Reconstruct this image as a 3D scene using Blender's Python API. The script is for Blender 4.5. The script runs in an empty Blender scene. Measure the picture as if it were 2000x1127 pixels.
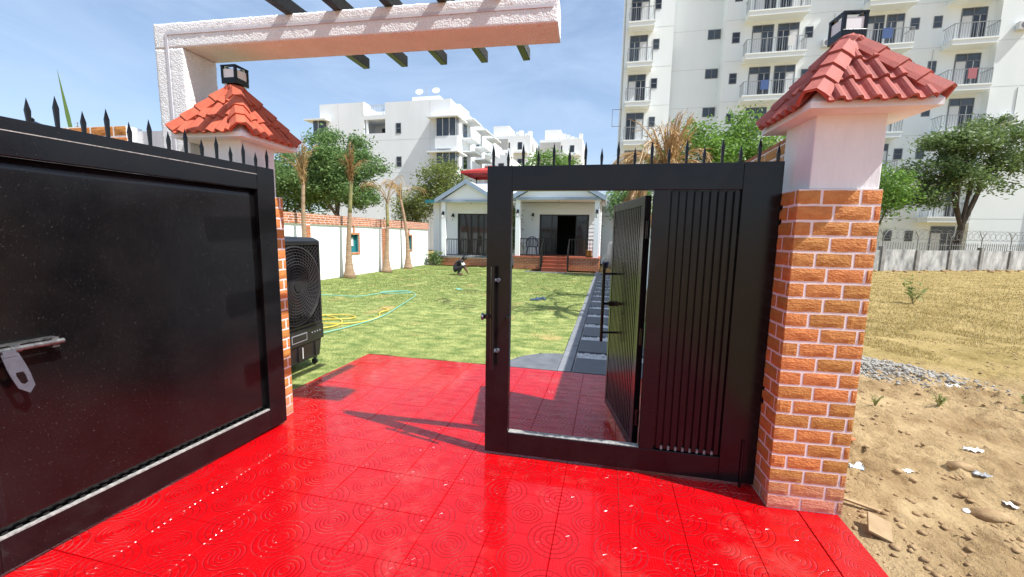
import bpy, bmesh, math, random
import numpy as np
from mathutils import Vector, Matrix, noise

SC = bpy.context.scene
COL = SC.collection
rad = math.radians

# ------------------------------------------------------------------ camera
CAM_H = 1.5
down = Vector((-115.0, 6336.5, 805.0)).normalized()          # plumb line seen in lens axes (x right, y down, z forward)
up_ = -down
fy = -(up_.x * 138.0 + up_.z * 805.0) / up_.y
Yc = Vector((138.0, fy, 805.0)).normalized()
Xc = Yc.cross(up_)
if Xc.x < 0: Xc = -Xc
right = Vector((Xc.x, Yc.x, up_.x)); dn = Vector((Xc.y, Yc.y, up_.y)); fw = Vector((Xc.z, Yc.z, up_.z))
cd = bpy.data.cameras.new('camera')
cam = bpy.data.objects.new('camera', cd); COL.objects.link(cam)
cam.matrix_world = Matrix(((right.x, -dn.x, -fw.x, 0), (right.y, -dn.y, -fw.y, 0), (right.z, -dn.z, -fw.z, CAM_H), (0, 0, 0, 1)))
cd.sensor_width = 36; cd.lens = 36 * 805 / 2000; cd.clip_start = 0.05; cd.clip_end = 3000
SC.camera = cam

# ------------------------------------------------------------------ sky, sun, exposure
SUNV = Vector((0.68, -0.205, 1.0)).normalized()
wd = bpy.data.worlds.new('World'); SC.world = wd; wd.use_nodes = True
nt = wd.node_tree; nt.nodes.clear()
wo = nt.nodes.new('ShaderNodeOutputWorld'); bg = nt.nodes.new('ShaderNodeBackground')
sky = nt.nodes.new('ShaderNodeTexSky'); sky.sky_type = 'NISHITA'; sky.sun_disc = False
sky.sun_elevation = math.asin(SUNV.z); sky.sun_rotation = math.atan2(SUNV.x, SUNV.y)
sky.air_density = 1.0; sky.dust_density = 1.6; sky.ozone_density = 1.2; sky.altitude = 200
tc = nt.nodes.new('ShaderNodeTexCoord'); mp = nt.nodes.new('ShaderNodeMapping')
mp.inputs['Scale'].default_value = (1.0, 1.6, 4.0); mp.inputs['Rotation'].default_value = (0.2, 0.25, 0.5)
nz = nt.nodes.new('ShaderNodeTexNoise'); nz.inputs['Scale'].default_value = 1.7; nz.inputs['Detail'].default_value = 8; nz.inputs['Roughness'].default_value = 0.62
nz.inputs['Distortion'].default_value = 0.7
rp = nt.nodes.new('ShaderNodeValToRGB'); rp.color_ramp.elements[0].position = 0.40; rp.color_ramp.elements[1].position = 0.80
rp.color_ramp.elements[0].color = (0.20, 0.20, 0.20, 1); rp.color_ramp.elements[1].color = (0.95, 0.95, 0.95, 1)
mx = nt.nodes.new('ShaderNodeMixRGB'); mx.inputs[2].default_value = (3.1, 4.0, 5.4, 1)
nt.links.new(tc.outputs['Generated'], mp.inputs['Vector']); nt.links.new(mp.outputs[0], nz.inputs['Vector'])
nt.links.new(nz.outputs['Fac'], rp.inputs[0]); nt.links.new(rp.outputs[0], mx.inputs[0])
nt.links.new(sky.outputs[0], mx.inputs[1]); nt.links.new(mx.outputs[0], bg.inputs[0])
bg.inputs[1].default_value = 0.14
nt.links.new(bg.outputs[0], wo.inputs[0])
sl = bpy.data.lights.new('sun', 'SUN'); sl.energy = 5.0; sl.angle = rad(0.55); sl.color = (1.0, 0.975, 0.93)
so = bpy.data.objects.new('sun', sl); COL.objects.link(so)
so.rotation_euler = SUNV.to_track_quat('Z', 'Y').to_euler(); so.location = (20, -8, 30)
vs = SC.view_settings; vs.view_transform = 'Standard'; vs.look = 'None'; vs.gamma = 1; vs.use_curve_mapping = False; vs.exposure = 0.52
SC.render.engine = 'CYCLES'

# ------------------------------------------------------------------ materials
MATS = {}
def node_mat(name):
    m = bpy.data.materials.new(name); m.use_nodes = True
    t = m.node_tree; b = t.nodes['Principled BSDF']; MATS[name] = m
    return m, t, b
def lk(t, a, b): t.links.new(a, b)
def M(name, c1, c2=None, scale=4.0, rough=0.6, bump=0.0, bscale=60.0, bdetail=4.0, metal=0.0, spec=0.5, world=True, rnd=0.0,
      specks=None, foot=None, rough2=None, stretch=(1, 1, 1), bdist=0.01, hue=0.0):
    m, t, b = node_mat(name)
    b.inputs['Roughness'].default_value = rough; b.inputs['Metallic'].default_value = metal
    b.inputs['Specular IOR Level'].default_value = spec
    if world:
        g = t.nodes.new('ShaderNodeNewGeometry'); vec = g.outputs['Position']
    else:
        g = t.nodes.new('ShaderNodeTexCoord'); vec = g.outputs['Object']
    if stretch != (1, 1, 1):
        mp = t.nodes.new('ShaderNodeMapping'); mp.inputs['Scale'].default_value = stretch
        lk(t, vec, mp.inputs['Vector']); vec = mp.outputs[0]
    c2 = c2 or c1
    n = t.nodes.new('ShaderNodeTexNoise'); n.inputs['Scale'].default_value = scale; n.inputs['Detail'].default_value = 7; n.inputs['Roughness'].default_value = 0.62
    lk(t, vec, n.inputs['Vector'])
    r = t.nodes.new('ShaderNodeValToRGB'); r.color_ramp.elements[0].position = 0.33; r.color_ramp.elements[1].position = 0.67
    r.color_ramp.elements[0].color = (*c1, 1); r.color_ramp.elements[1].color = (*c2, 1)
    lk(t, n.outputs['Fac'], r.inputs[0]); col = r.outputs[0]
    if specks:                                   # (scale, threshold, colour): small dust spots
        v = t.nodes.new('ShaderNodeTexNoise'); v.inputs['Scale'].default_value = specks[0]; v.inputs['Detail'].default_value = 2
        lk(t, vec, v.inputs['Vector'])
        r2 = t.nodes.new('ShaderNodeValToRGB'); r2.color_ramp.elements[0].position = specks[1]; r2.color_ramp.elements[1].position = specks[1] + 0.04
        lk(t, v.outputs['Fac'], r2.inputs[0])
        mm = t.nodes.new('ShaderNodeMixRGB'); mm.inputs[2].default_value = (*specks[2], 1)
        lk(t, r2.outputs[0], mm.inputs[0]); lk(t, col, mm.inputs[1]); col = mm.outputs[0]
    if foot:                                     # dust splashed up from the paving, fading out above foot[0] metres
        gp_ = t.nodes.new('ShaderNodeNewGeometry'); sz = t.nodes.new('ShaderNodeSeparateXYZ'); lk(t, gp_.outputs['Position'], sz.inputs[0])
        n3 = t.nodes.new('ShaderNodeTexNoise'); n3.inputs['Scale'].default_value = 9; n3.inputs['Detail'].default_value = 6; lk(t, vec, n3.inputs['Vector'])
        ad = t.nodes.new('ShaderNodeMath'); ad.operation = 'MULTIPLY_ADD'; ad.inputs[1].default_value = -foot[0]; lk(t, n3.outputs['Fac'], ad.inputs[0]); lk(t, sz.outputs['Z'], ad.inputs[2])
        mr_ = t.nodes.new('ShaderNodeMapRange'); mr_.inputs['From Min'].default_value = foot[0] * .35; mr_.inputs['From Max'].default_value = -foot[0] * .35; mr_.inputs['To Max'].default_value = .6; lk(t, ad.outputs[0], mr_.inputs['Value'])
        mf = t.nodes.new('ShaderNodeMixRGB'); mf.inputs[2].default_value = (*foot[1], 1); lk(t, mr_.outputs[0], mf.inputs[0]); lk(t, col, mf.inputs[1]); col = mf.outputs[0]
    if rnd or hue:
        oi = t.nodes.new('ShaderNodeObjectInfo'); hs = t.nodes.new('ShaderNodeHueSaturation')
        ma = t.nodes.new('ShaderNodeMapRange'); ma.inputs['To Min'].default_value = 1 - rnd; ma.inputs['To Max'].default_value = 1 + rnd
        lk(t, oi.outputs['Random'], ma.inputs['Value']); lk(t, ma.outputs[0], hs.inputs['Value'])
        if hue:
            mb = t.nodes.new('ShaderNodeMapRange'); mb.inputs['To Min'].default_value = 0.5 + hue; mb.inputs['To Max'].default_value = 0.5 - hue
            lk(t, oi.outputs['Random'], mb.inputs['Value']); lk(t, mb.outputs[0], hs.inputs['Hue'])
        lk(t, col, hs.inputs['Color']); col = hs.outputs[0]
    lk(t, col, b.inputs['Base Color'])
    if rough2 is not None:
        mr = t.nodes.new('ShaderNodeMapRange'); mr.inputs['From Min'].default_value = 0.3; mr.inputs['From Max'].default_value = 0.7
        mr.inputs['To Min'].default_value = rough; mr.inputs['To Max'].default_value = rough2
        lk(t, n.outputs['Fac'], mr.inputs['Value']); lk(t, mr.outputs[0], b.inputs['Roughness'])
    if bump:
        n2 = t.nodes.new('ShaderNodeTexNoise'); n2.inputs['Scale'].default_value = bscale; n2.inputs['Detail'].default_value = bdetail
        lk(t, vec, n2.inputs['Vector'])
        bp = t.nodes.new('ShaderNodeBump'); bp.inputs['Strength'].default_value = bump; bp.inputs['Distance'].default_value = bdist
        lk(t, n2.outputs['Fac'], bp.inputs['Height']); lk(t, bp.outputs[0], b.inputs['Normal'])
    return m
def leafmat(name, c1, c2, tr=0.35, rough=0.5, scale=1.2):
    m, t, b = node_mat(name)
    g = t.nodes.new('ShaderNodeNewGeometry')
    r = t.nodes.new('ShaderNodeValToRGB'); r.color_ramp.elements[0].color = (*c1, 1); r.color_ramp.elements[1].color = (*c2, 1)
    n = t.nodes.new('ShaderNodeTexNoise'); n.inputs['Scale'].default_value = scale; n.inputs['Detail'].default_value = 3
    lk(t, g.outputs['Position'], n.inputs['Vector'])
    ad = t.nodes.new('ShaderNodeMath'); ad.operation = 'MULTIPLY_ADD'; ad.inputs[1].default_value = 0.55
    sb = t.nodes.new('ShaderNodeMath'); sb.operation = 'MULTIPLY'; sb.inputs[1].default_value = 0.45
    lk(t, g.outputs['Random Per Island'], ad.inputs[0]); lk(t, n.outputs['Fac'], sb.inputs[0]); lk(t, sb.outputs[0], ad.inputs[2])
    lk(t, ad.outputs[0], r.inputs[0]); lk(t, r.outputs[0], b.inputs['Base Color'])
    b.inputs['Roughness'].default_value = rough
    ts = t.nodes.new('ShaderNodeBsdfTranslucent'); lk(t, r.outputs[0], ts.inputs['Color'])
    ms = t.nodes.new('ShaderNodeMixShader'); ms.inputs[0].default_value = tr
    out = t.nodes['Material Output']
    lk(t, b.outputs[0], ms.inputs[1]); lk(t, ts.outputs[0], ms.inputs[2]); lk(t, ms.outputs[0], out.inputs['Surface'])
    return m

M('black_metal', (0.004, 0.004, 0.0045), (0.008, 0.0075, 0.008), scale=3, rough=0.14, rough2=0.25, spec=0.42, bump=0.12, bscale=160, bdist=0.002, specks=(150, 0.69, (0.05, 0.048, 0.046)))
M('black_frame', (0.004, 0.004, 0.005), (0.009, 0.0085, 0.009), scale=5, rough=0.15, rough2=0.27, spec=0.34, bump=0.15, bscale=120, bdist=0.002, specks=(130, 0.72, (0.06, 0.056, 0.052)))
M('dust_and_lit_edge', (0.42, 0.41, 0.385), (0.17, 0.165, 0.155), scale=55, rough=0.9, bump=0.4, bscale=120)  # pale dust; also colours the lit slivers between the slat ends
M('steel', (0.085, 0.10, 0.125), (0.13, 0.15, 0.18), scale=20, rough=0.45, metal=0.3)
M('bolt_steel', (0.06, 0.06, 0.062), (0.20, 0.20, 0.20), scale=35, rough=0.3, rough2=0.5, metal=0.6)
M('brick', (0.47, 0.17, 0.04), (0.60, 0.245, 0.065), scale=22, rough=0.75, bump=0.7, bscale=75, bdist=0.008, rnd=0.16, hue=0.010, stretch=(1, 1, 1.7), foot=(0.26, (0.52, 0.26, 0.20)))
M('brick_far', (0.34, 0.115, 0.045), (0.50, 0.20, 0.09), scale=9, rough=0.85, bump=0.4, bscale=60, rnd=0.2)
M('mortar', (0.74, 0.64, 0.63), (0.82, 0.74, 0.73), scale=25, rough=0.9, bump=0.3, bscale=200, bdist=0.003, foot=(0.26, (0.52, 0.30, 0.26)))
M('white_plaster', (0.72, 0.73, 0.735), (0.84, 0.85, 0.855), scale=5, rough=0.8, bump=0.3, bscale=55, bdist=0.006, stretch=(1, 1, 0.35))
M('rough_plaster', (0.74, 0.76, 0.77), (0.81, 0.83, 0.84), scale=8, rough=0.9, bump=0.8, bscale=95, bdetail=4, bdist=0.012)
M('groove_paint', (0.50, 0.50, 0.54), (0.56, 0.56, 0.60), scale=8, rough=0.8)
M('wall_white', (0.85, 0.87, 0.88), (0.88, 0.90, 0.91), scale=1.2, rough=0.8, bump=0.08, bscale=70)
M('roof_tile', (0.38, 0.07, 0.033), (0.50, 0.11, 0.058), scale=16, rough=0.7, rough2=0.9, bump=0.2, bscale=120, bdist=0.004, rnd=0.14)
M('roof_red_old', (0.30, 0.065, 0.05), (0.44, 0.115, 0.09), scale=16, rough=0.65, rough2=0.85, bump=0.2, bscale=120, bdist=0.004, rnd=0.12)
M('lamp_glass', (0.75, 0.76, 0.76), rough=0.3)
M('plastic_black', (0.012, 0.012, 0.014), (0.018, 0.018, 0.02), rough=0.38, bump=0.1, bscale=300, bdist=0.001)
M('plastic_grille_lit', (0.035, 0.035, 0.038), (0.05, 0.05, 0.053), rough=0.35)  # body plastic made lighter: sunlit look of the rings put into the colour
M('grey_print', (0.25, 0.26, 0.28), rough=0.5)
M('slab_dark', (0.10, 0.11, 0.125), (0.15, 0.16, 0.175), scale=6, rough=0.55, rough2=0.75, bump=0.2, bscale=90, bdist=0.003, rnd=0.1)
M('slab_grey', (0.17, 0.18, 0.20), (0.23, 0.24, 0.26), scale=6, rough=0.7, bump=0.2, bscale=90, bdist=0.003, rnd=0.06)
M('pebble', (0.62, 0.62, 0.62), (0.78, 0.78, 0.78), scale=40, rough=0.6)
M('trim_blue', (0.28, 0.36, 0.47), (0.32, 0.40, 0.50), rough=0.55)
M('roof_pale', (0.55, 0.60, 0.66), (0.60, 0.65, 0.70), rough=0.6)
M('teal', (0.02, 0.17, 0.19), (0.03, 0.21, 0.22), rough=0.5)
M('interior_shade', (0.05, 0.047, 0.045), (0.07, 0.065, 0.06), rough=0.8)  # shade of the room put into the colour of its walls, floor, ceiling
M('door_black', (0.012, 0.012, 0.012), rough=0.35)
M('step_tile', (0.33, 0.085, 0.045), (0.40, 0.12, 0.06), scale=8, rough=0.5)
M('concrete', (0.16, 0.155, 0.145), (0.30, 0.295, 0.28), scale=2.6, rough=0.9, bump=0.4, bscale=40)
M('concrete_stain', (0.16, 0.16, 0.16), (0.55, 0.55, 0.53), scale=2.2, rough=0.9, bump=0.4, bscale=30, stretch=(1, 1, 0.5))
M('tower_paint', (0.79, 0.83, 0.82), (0.83, 0.87, 0.86), scale=0.9, rough=0.85, stretch=(1, 1, 0.12))
M('block_paint', (0.75, 0.78, 0.80), (0.82, 0.85, 0.86), scale=0.5, rough=0.85, stretch=(1, 1, 0.35))
M('far_paint', (0.76, 0.76, 0.74), (0.82, 0.82, 0.80), scale=0.3, rough=0.9)
M('far_grey', (0.40, 0.39, 0.37), (0.45, 0.44, 0.42), scale=0.3, rough=0.9)
M('seam', (0.60, 0.62, 0.60), rough=0.9)
M('pane', (0.035, 0.045, 0.055), (0.07, 0.085, 0.1), scale=0.7, rough=0.07, spec=0.6)
M('pane_dark', (0.02, 0.022, 0.025), rough=0.06, spec=0.6)
M('win_frame', (0.16, 0.17, 0.18), rough=0.5)
M('frame_white', (0.62, 0.63, 0.62), rough=0.6)
M('railing', (0.30, 0.31, 0.31), rough=0.5)
M('bark', (0.10, 0.075, 0.05), (0.18, 0.14, 0.10), scale=9, rough=0.95, bump=0.8, bscale=30, bdist=0.02, stretch=(1, 1, 0.3))
M('bark_dark', (0.05, 0.04, 0.03), (0.10, 0.075, 0.055), scale=9, rough=0.95, bump=0.8, bscale=30, bdist=0.02, stretch=(1, 1, 0.3))
M('palm_bark', (0.24, 0.15, 0.09), (0.40, 0.28, 0.18), scale=7, rough=0.9, bump=0.6, bscale=30, bdist=0.01, stretch=(0.5, 0.5, 3))
M('palm_green', (0.16, 0.17, 0.06), (0.28, 0.24, 0.10), scale=5, rough=0.7)
M('canopy_red', (0.42, 0.03, 0.025), (0.48, 0.045, 0.035), rough=0.7)
M('hose_green', (0.16, 0.46, 0.36), (0.24, 0.52, 0.42), rough=0.4)
M('hose_yellow', (0.62, 0.46, 0.06), (0.70, 0.54, 0.10), rough=0.4)
M('chair_navy', (0.025, 0.03, 0.06), rough=0.4)
M('orange_plastic', (0.65, 0.25, 0.03), rough=0.5)
M('blue_plastic', (0.03, 0.06, 0.22), rough=0.4)
M('tank_grey', (0.22, 0.23, 0.24), rough=0.5)
M('skin', (0.10, 0.05, 0.03), (0.13, 0.065, 0.04), rough=0.55)
M('cloth_dark', (0.018, 0.015, 0.02), (0.03, 0.025, 0.03), scale=30, rough=0.9, bump=0.4, bscale=40)
M('cloth_light', (0.7, 0.7, 0.68), rough=0.9)
M('hair', (0.008, 0.007, 0.006), rough=0.6)
M('litter_white', (0.72, 0.73, 0.74), (0.8, 0.8, 0.8), rough=0.5, scale=20)
M('litter_blue', (0.25, 0.42, 0.62), (0.75, 0.77, 0.8), rough=0.5, scale=25)
M('board_tan', (0.30, 0.20, 0.105), (0.40, 0.28, 0.155), rough=0.85, scale=12)
M('sandal_blue', (0.05, 0.09, 0.22), rough=0.6)
M('stone', (0.20, 0.185, 0.165), (0.44, 0.42, 0.38), scale=30, rough=0.85)
M('clod', (0.25, 0.155, 0.075), (0.40, 0.28, 0.15), scale=14, rough=0.95, bump=0.5, bscale=60)
M('wire', (0.22, 0.22, 0.21), rough=0.6)
M('soil', (0.07, 0.05, 0.03), (0.12, 0.09, 0.05), scale=10, rough=0.95, bump=0.6, bscale=50)
leafmat('leaf_mid', (0.04, 0.11, 0.022), (0.27, 0.41, 0.14), tr=0.45)
leafmat('leaf_bright', (0.05, 0.15, 0.016), (0.26, 0.42, 0.08), tr=0.42)
leafmat('leaf_dark', (0.035, 0.085, 0.02), (0.25, 0.34, 0.12), tr=0.42)
leafmat('leaf_olive', (0.07, 0.12, 0.018), (0.36, 0.40, 0.12), tr=0.42)
leafmat('leaf_dry', (0.20, 0.10, 0.035), (0.50, 0.30, 0.12), tr=0.2)
leafmat('leaf_straw', (0.34, 0.20, 0.08), (0.60, 0.42, 0.20), tr=0.2)
leafmat('leaf_spear', (0.14, 0.24, 0.05), (0.22, 0.33, 0.08), tr=0.3)
leafmat('grass_blade', (0.065, 0.15, 0.024), (0.38, 0.43, 0.14), tr=0.35, scale=1.6)
leafmat('straw_blade', (0.22, 0.17, 0.055), (0.45, 0.34, 0.13), tr=0.3, scale=0.8)

def lawn_mat():
    m, t, b = node_mat('lawn')
    g = t.nodes.new('ShaderNodeNewGeometry')
    def nse(s, d=6, st=None):
        n = t.nodes.new('ShaderNodeTexNoise'); n.inputs['Scale'].default_value = s; n.inputs['Detail'].default_value = d
        if st:
            mp = t.nodes.new('ShaderNodeMapping'); mp.inputs['Scale'].default_value = st; lk(t, g.outputs['Position'], mp.inputs['Vector']); lk(t, mp.outputs[0], n.inputs['Vector'])
        else: lk(t, g.outputs['Position'], n.inputs['Vector'])
        return n.outputs['Fac']
    r1 = t.nodes.new('ShaderNodeValToRGB'); e = r1.color_ramp.elements
    e[0].position = 0.3; e[0].color = (0.10, 0.165, 0.03, 1); e[1].position = 0.7; e[1].color = (0.40, 0.42, 0.14, 1)
    lk(t, nse(7, 8, (0.6, 1, 1)), r1.inputs[0])
    r2 = t.nodes.new('ShaderNodeValToRGB'); r2.color_ramp.elements[0].position = 0.6; r2.color_ramp.elements[1].position = 0.7
    lk(t, nse(1.1, 5), r2.inputs[0])
    mx = t.nodes.new('ShaderNodeMixRGB'); mx.inputs[2].default_value = (0.46, 0.33, 0.13, 1)
    ml = t.nodes.new('ShaderNodeMath'); ml.operation = 'MULTIPLY'; ml.inputs[1].default_value = 0.85
    lk(t, r2.outputs[0], ml.inputs[0]); lk(t, ml.outputs[0], mx.inputs[0]); lk(t, r1.outputs[0], mx.inputs[1])
    lk(t, mx.outputs[0], b.inputs['Base Color']); b.inputs['Roughness'].default_value = 0.95
    bp = t.nodes.new('ShaderNodeBump'); bp.inputs['Distance'].default_value = 0.03; bp.inputs['Strength'].default_value = 0.7
    lk(t, nse(40, 4, (0.5, 1, 1)), bp.inputs['Height']); lk(t, bp.outputs[0], b.inputs['Normal'])
lawn_mat()

def sand_mat():
    m, t, b = node_mat('sand')
    g = t.nodes.new('ShaderNodeNewGeometry')
    def nse(s, d=6):
        n = t.nodes.new('ShaderNodeTexNoise'); n.inputs['Scale'].default_value = s; n.inputs['Detail'].default_value = d; n.inputs['Roughness'].default_value = 0.65
        lk(t, g.outputs['Position'], n.inputs['Vector']); return n.outputs['Fac']
    r1 = t.nodes.new('ShaderNodeValToRGB'); e = r1.color_ramp.elements
    e[0].position = 0.3; e[0].color = (0.24, 0.15, 0.072, 1); e[1].position = 0.68; e[1].color = (0.52, 0.385, 0.21, 1)
    lk(t, nse(2.2, 9), r1.inputs[0])
    r3 = t.nodes.new('ShaderNodeValToRGB'); e = r3.color_ramp.elements
    e[0].position = 0.35; e[0].color = (0.25, 0.185, 0.065, 1); e[1].position = 0.65; e[1].color = (0.45, 0.335, 0.145, 1)
    lk(t, nse(1.3, 9), r3.inputs[0])
    sp = t.nodes.new('ShaderNodeSeparateXYZ'); lk(t, g.outputs['Position'], sp.inputs[0])
    ad = t.nodes.new('ShaderNodeMath'); ad.operation = 'MULTIPLY_ADD'; ad.inputs[1].default_value = 5.0
    lk(t, nse(0.7, 4), ad.inputs[0]); lk(t, sp.outputs['Y'], ad.inputs[2])
    mr = t.nodes.new('ShaderNodeMapRange'); mr.inputs['From Min'].default_value = 7.2; mr.inputs['From Max'].default_value = 8.8
    lk(t, ad.outputs[0], mr.inputs['Value'])
    mx = t.nodes.new('ShaderNodeMixRGB'); lk(t, mr.outputs[0], mx.inputs[0]); lk(t, r1.outputs[0], mx.inputs[1]); lk(t, r3.outputs[0], mx.inputs[2])
    lk(t, mx.outputs[0], b.inputs['Base Color']); b.inputs['Roughness'].default_value = 1.0; b.inputs['Specular IOR Level'].default_value = 0.1
    bp = t.nodes.new('ShaderNodeBump'); bp.inputs['Distance'].default_value = 0.05; bp.inputs['Strength'].default_value = 1.0
    lk(t, nse(19, 9), bp.inputs['Height']); lk(t, bp.outputs[0], b.inputs['Normal'])
sand_mat()

def red_tile_mat():
    """Glossy red-painted cement tile: rings round the corners and the centre, radial nicks, rows of dots (relief only)."""
    m, t, b = node_mat('red_tile')
    N = lambda k: t.nodes.new(k)
    def math_(op, a, c=None, d=None):
        n = N('ShaderNodeMath'); n.operation = op
        for i, x in enumerate((a, c, d)):
            if x is None: continue
            if isinstance(x, (int, float)): n.inputs[i].default_value = x
            else: lk(t, x, n.inputs[i])
        return n.outputs[0]
    tcn = N('ShaderNodeTexCoord'); sp = N('ShaderNodeSeparateXYZ'); lk(t, tcn.outputs['Object'], sp.inputs[0])
    ax = math_('ABSOLUTE', sp.outputs['X']); ay = math_('ABSOLUTE', sp.outputs['Y'])
    cx = math_('SUBTRACT', 0.165, ax); cy = math_('SUBTRACT', 0.165, ay)
    rc = math_('SQRT', math_('ADD', math_('MULTIPLY', cx, cx), math_('MULTIPLY', cy, cy)))
    r0 = math_('SQRT', math_('ADD', math_('MULTIPLY', ax, ax), math_('MULTIPLY', ay, ay)))
    def groove(v, at, w): return math_('MAXIMUM', 0, math_('SUBTRACT', 1, math_('DIVIDE', math_('ABSOLUTE', math_('SUBTRACT', v, at)), w)))
    def mx_(*a):
        o = a[0]
        for x in a[1:]: o = math_('MAXIMUM', o, x)
        return o
    w = 0.006
    rings_c = mx_(*[groove(rc, q, w) for q in (0.038, 0.068, 0.098, 0.128)])
    rings_0 = mx_(*[groove(r0, q, w) for q in (0.022, 0.042, 0.062, 0.082)])
    ang = math_('ARCTAN2', cy, cx)
    band = math_('FLOOR', math_('DIVIDE', math_('SUBTRACT', rc, 0.008), 0.03))
    rad_l = math_('PINGPONG', math_('ADD', math_('MULTIPLY', ang, 1.0 / 0.5236), math_('MULTIPLY', band, 0.5)), 0.5)   # 0 at the nick
    nick = math_('MULTIPLY', math_('MAXIMUM', 0, math_('SUBTRACT', 1, math_('DIVIDE', rad_l, 0.05))), math_('LESS_THAN', rc, 0.128))
    in_c = math_('LESS_THAN', rc, 0.13); in_0 = math_('LESS_THAN', r0, 0.086)
    gr = math_('MAXIMUM', math_('MAXIMUM', math_('MULTIPLY', rings_c, 1.0), nick), math_('MULTIPLY', rings_0, math_('SUBTRACT', 1, in_c)))
    # dots elsewhere
    px = math_('PINGPONG', sp.outputs['X'], 0.0065); py = math_('PINGPONG', sp.outputs['Y'], 0.0065)
    dd = math_('SQRT', math_('ADD', math_('MULTIPLY', px, px), math_('MULTIPLY', py, py)))
    dot = math_('MULTIPLY', math_('MAXIMUM', 0, math_('SUBTRACT', 1, math_('DIVIDE', dd, 0.0045))), math_('MULTIPLY', math_('SUBTRACT', 1, in_c), math_('SUBTRACT', 1, in_0)))
    g = N('ShaderNodeNewGeometry')
    nz = N('ShaderNodeTexNoise'); nz.inputs['Scale'].default_value = 3.0; nz.inputs['Detail'].default_value = 5; lk(t, g.outputs['Position'], nz.inputs['Vector'])
    nf = N('ShaderNodeTexNoise'); nf.inputs['Scale'].default_value = 90; nf.inputs['Detail'].default_value = 3; lk(t, g.outputs['Position'], nf.inputs['Vector'])
    h = math_('ADD', math_('SUBTRACT', math_('MULTIPLY', dot, 0.8), gr), math_('MULTIPLY', nf.outputs['Fac'], 0.25))
    bp = N('ShaderNodeBump'); bp.inputs['Distance'].default_value = 0.0038; bp.inputs['Strength'].default_value = 0.62
    lk(t, h, bp.inputs['Height']); lk(t, bp.outputs[0], b.inputs['Normal'])
    r = N('ShaderNodeValToRGB'); r.color_ramp.elements[0].position = 0.3; r.color_ramp.elements[1].position = 0.7
    r.color_ramp.elements[0].color = (0.50, 0.001, 0.003, 1); r.color_ramp.elements[1].color = (0.58, 0.0015, 0.004, 1)
    lk(t, nz.outputs['Fac'], r.inputs[0])
    mg = N('ShaderNodeMixRGB'); mg.inputs[2].default_value = (0.16, 0.004, 0.008, 1)      # dirt sitting in the grooves
    lk(t, math_('MULTIPLY', gr, 0.6), mg.inputs[0]); lk(t, r.outputs[0], mg.inputs[1])
    nd = N('ShaderNodeTexNoise'); nd.inputs['Scale'].default_value = 1.6; nd.inputs['Detail'].default_value = 8; nd.inputs['Roughness'].default_value = 0.7
    lk(t, g.outputs['Position'], nd.inputs['Vector'])
    rd = N('ShaderNodeValToRGB'); rd.color_ramp.elements[0].position = 0.55; rd.color_ramp.elements[1].position = 0.8; rd.color_ramp.elements[1].color = (0.22, 0.22, 0.22, 1)
    lk(t, nd.outputs['Fac'], rd.inputs[0])
    md = N('ShaderNodeMixRGB'); md.inputs[2].default_value = (0.62, 0.30, 0.25, 1)        # pale dust
    lk(t, rd.outputs[0], md.inputs[0]); lk(t, mg.outputs[0], md.inputs[1]); lk(t, md.outputs[0], b.inputs['Base Color'])
    mr = N('ShaderNodeMapRange'); mr.inputs['From Min'].default_value = 0.3; mr.inputs['From Max'].default_value = 0.7; mr.inputs['To Min'].default_value = 0.12; mr.inputs['To Max'].default_value = 0.26
    lk(t, nd.outputs['Fac'], mr.inputs['Value']); lk(t, mr.outputs[0], b.inputs['Roughness'])
    b.inputs['Coat Weight'].default_value = 0.34; b.inputs['Coat Roughness'].default_value = 0.06; b.inputs['Coat IOR'].default_value = 1.5; b.inputs['Specular IOR Level'].default_value = 0.32
red_tile_mat()
M('red_joint', (0.20, 0.004, 0.008), (0.28, 0.006, 0.010), rough=0.7)
M('pillar_red_splash', (0.5, 0.02, 0.02), rough=0.6)

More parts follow.
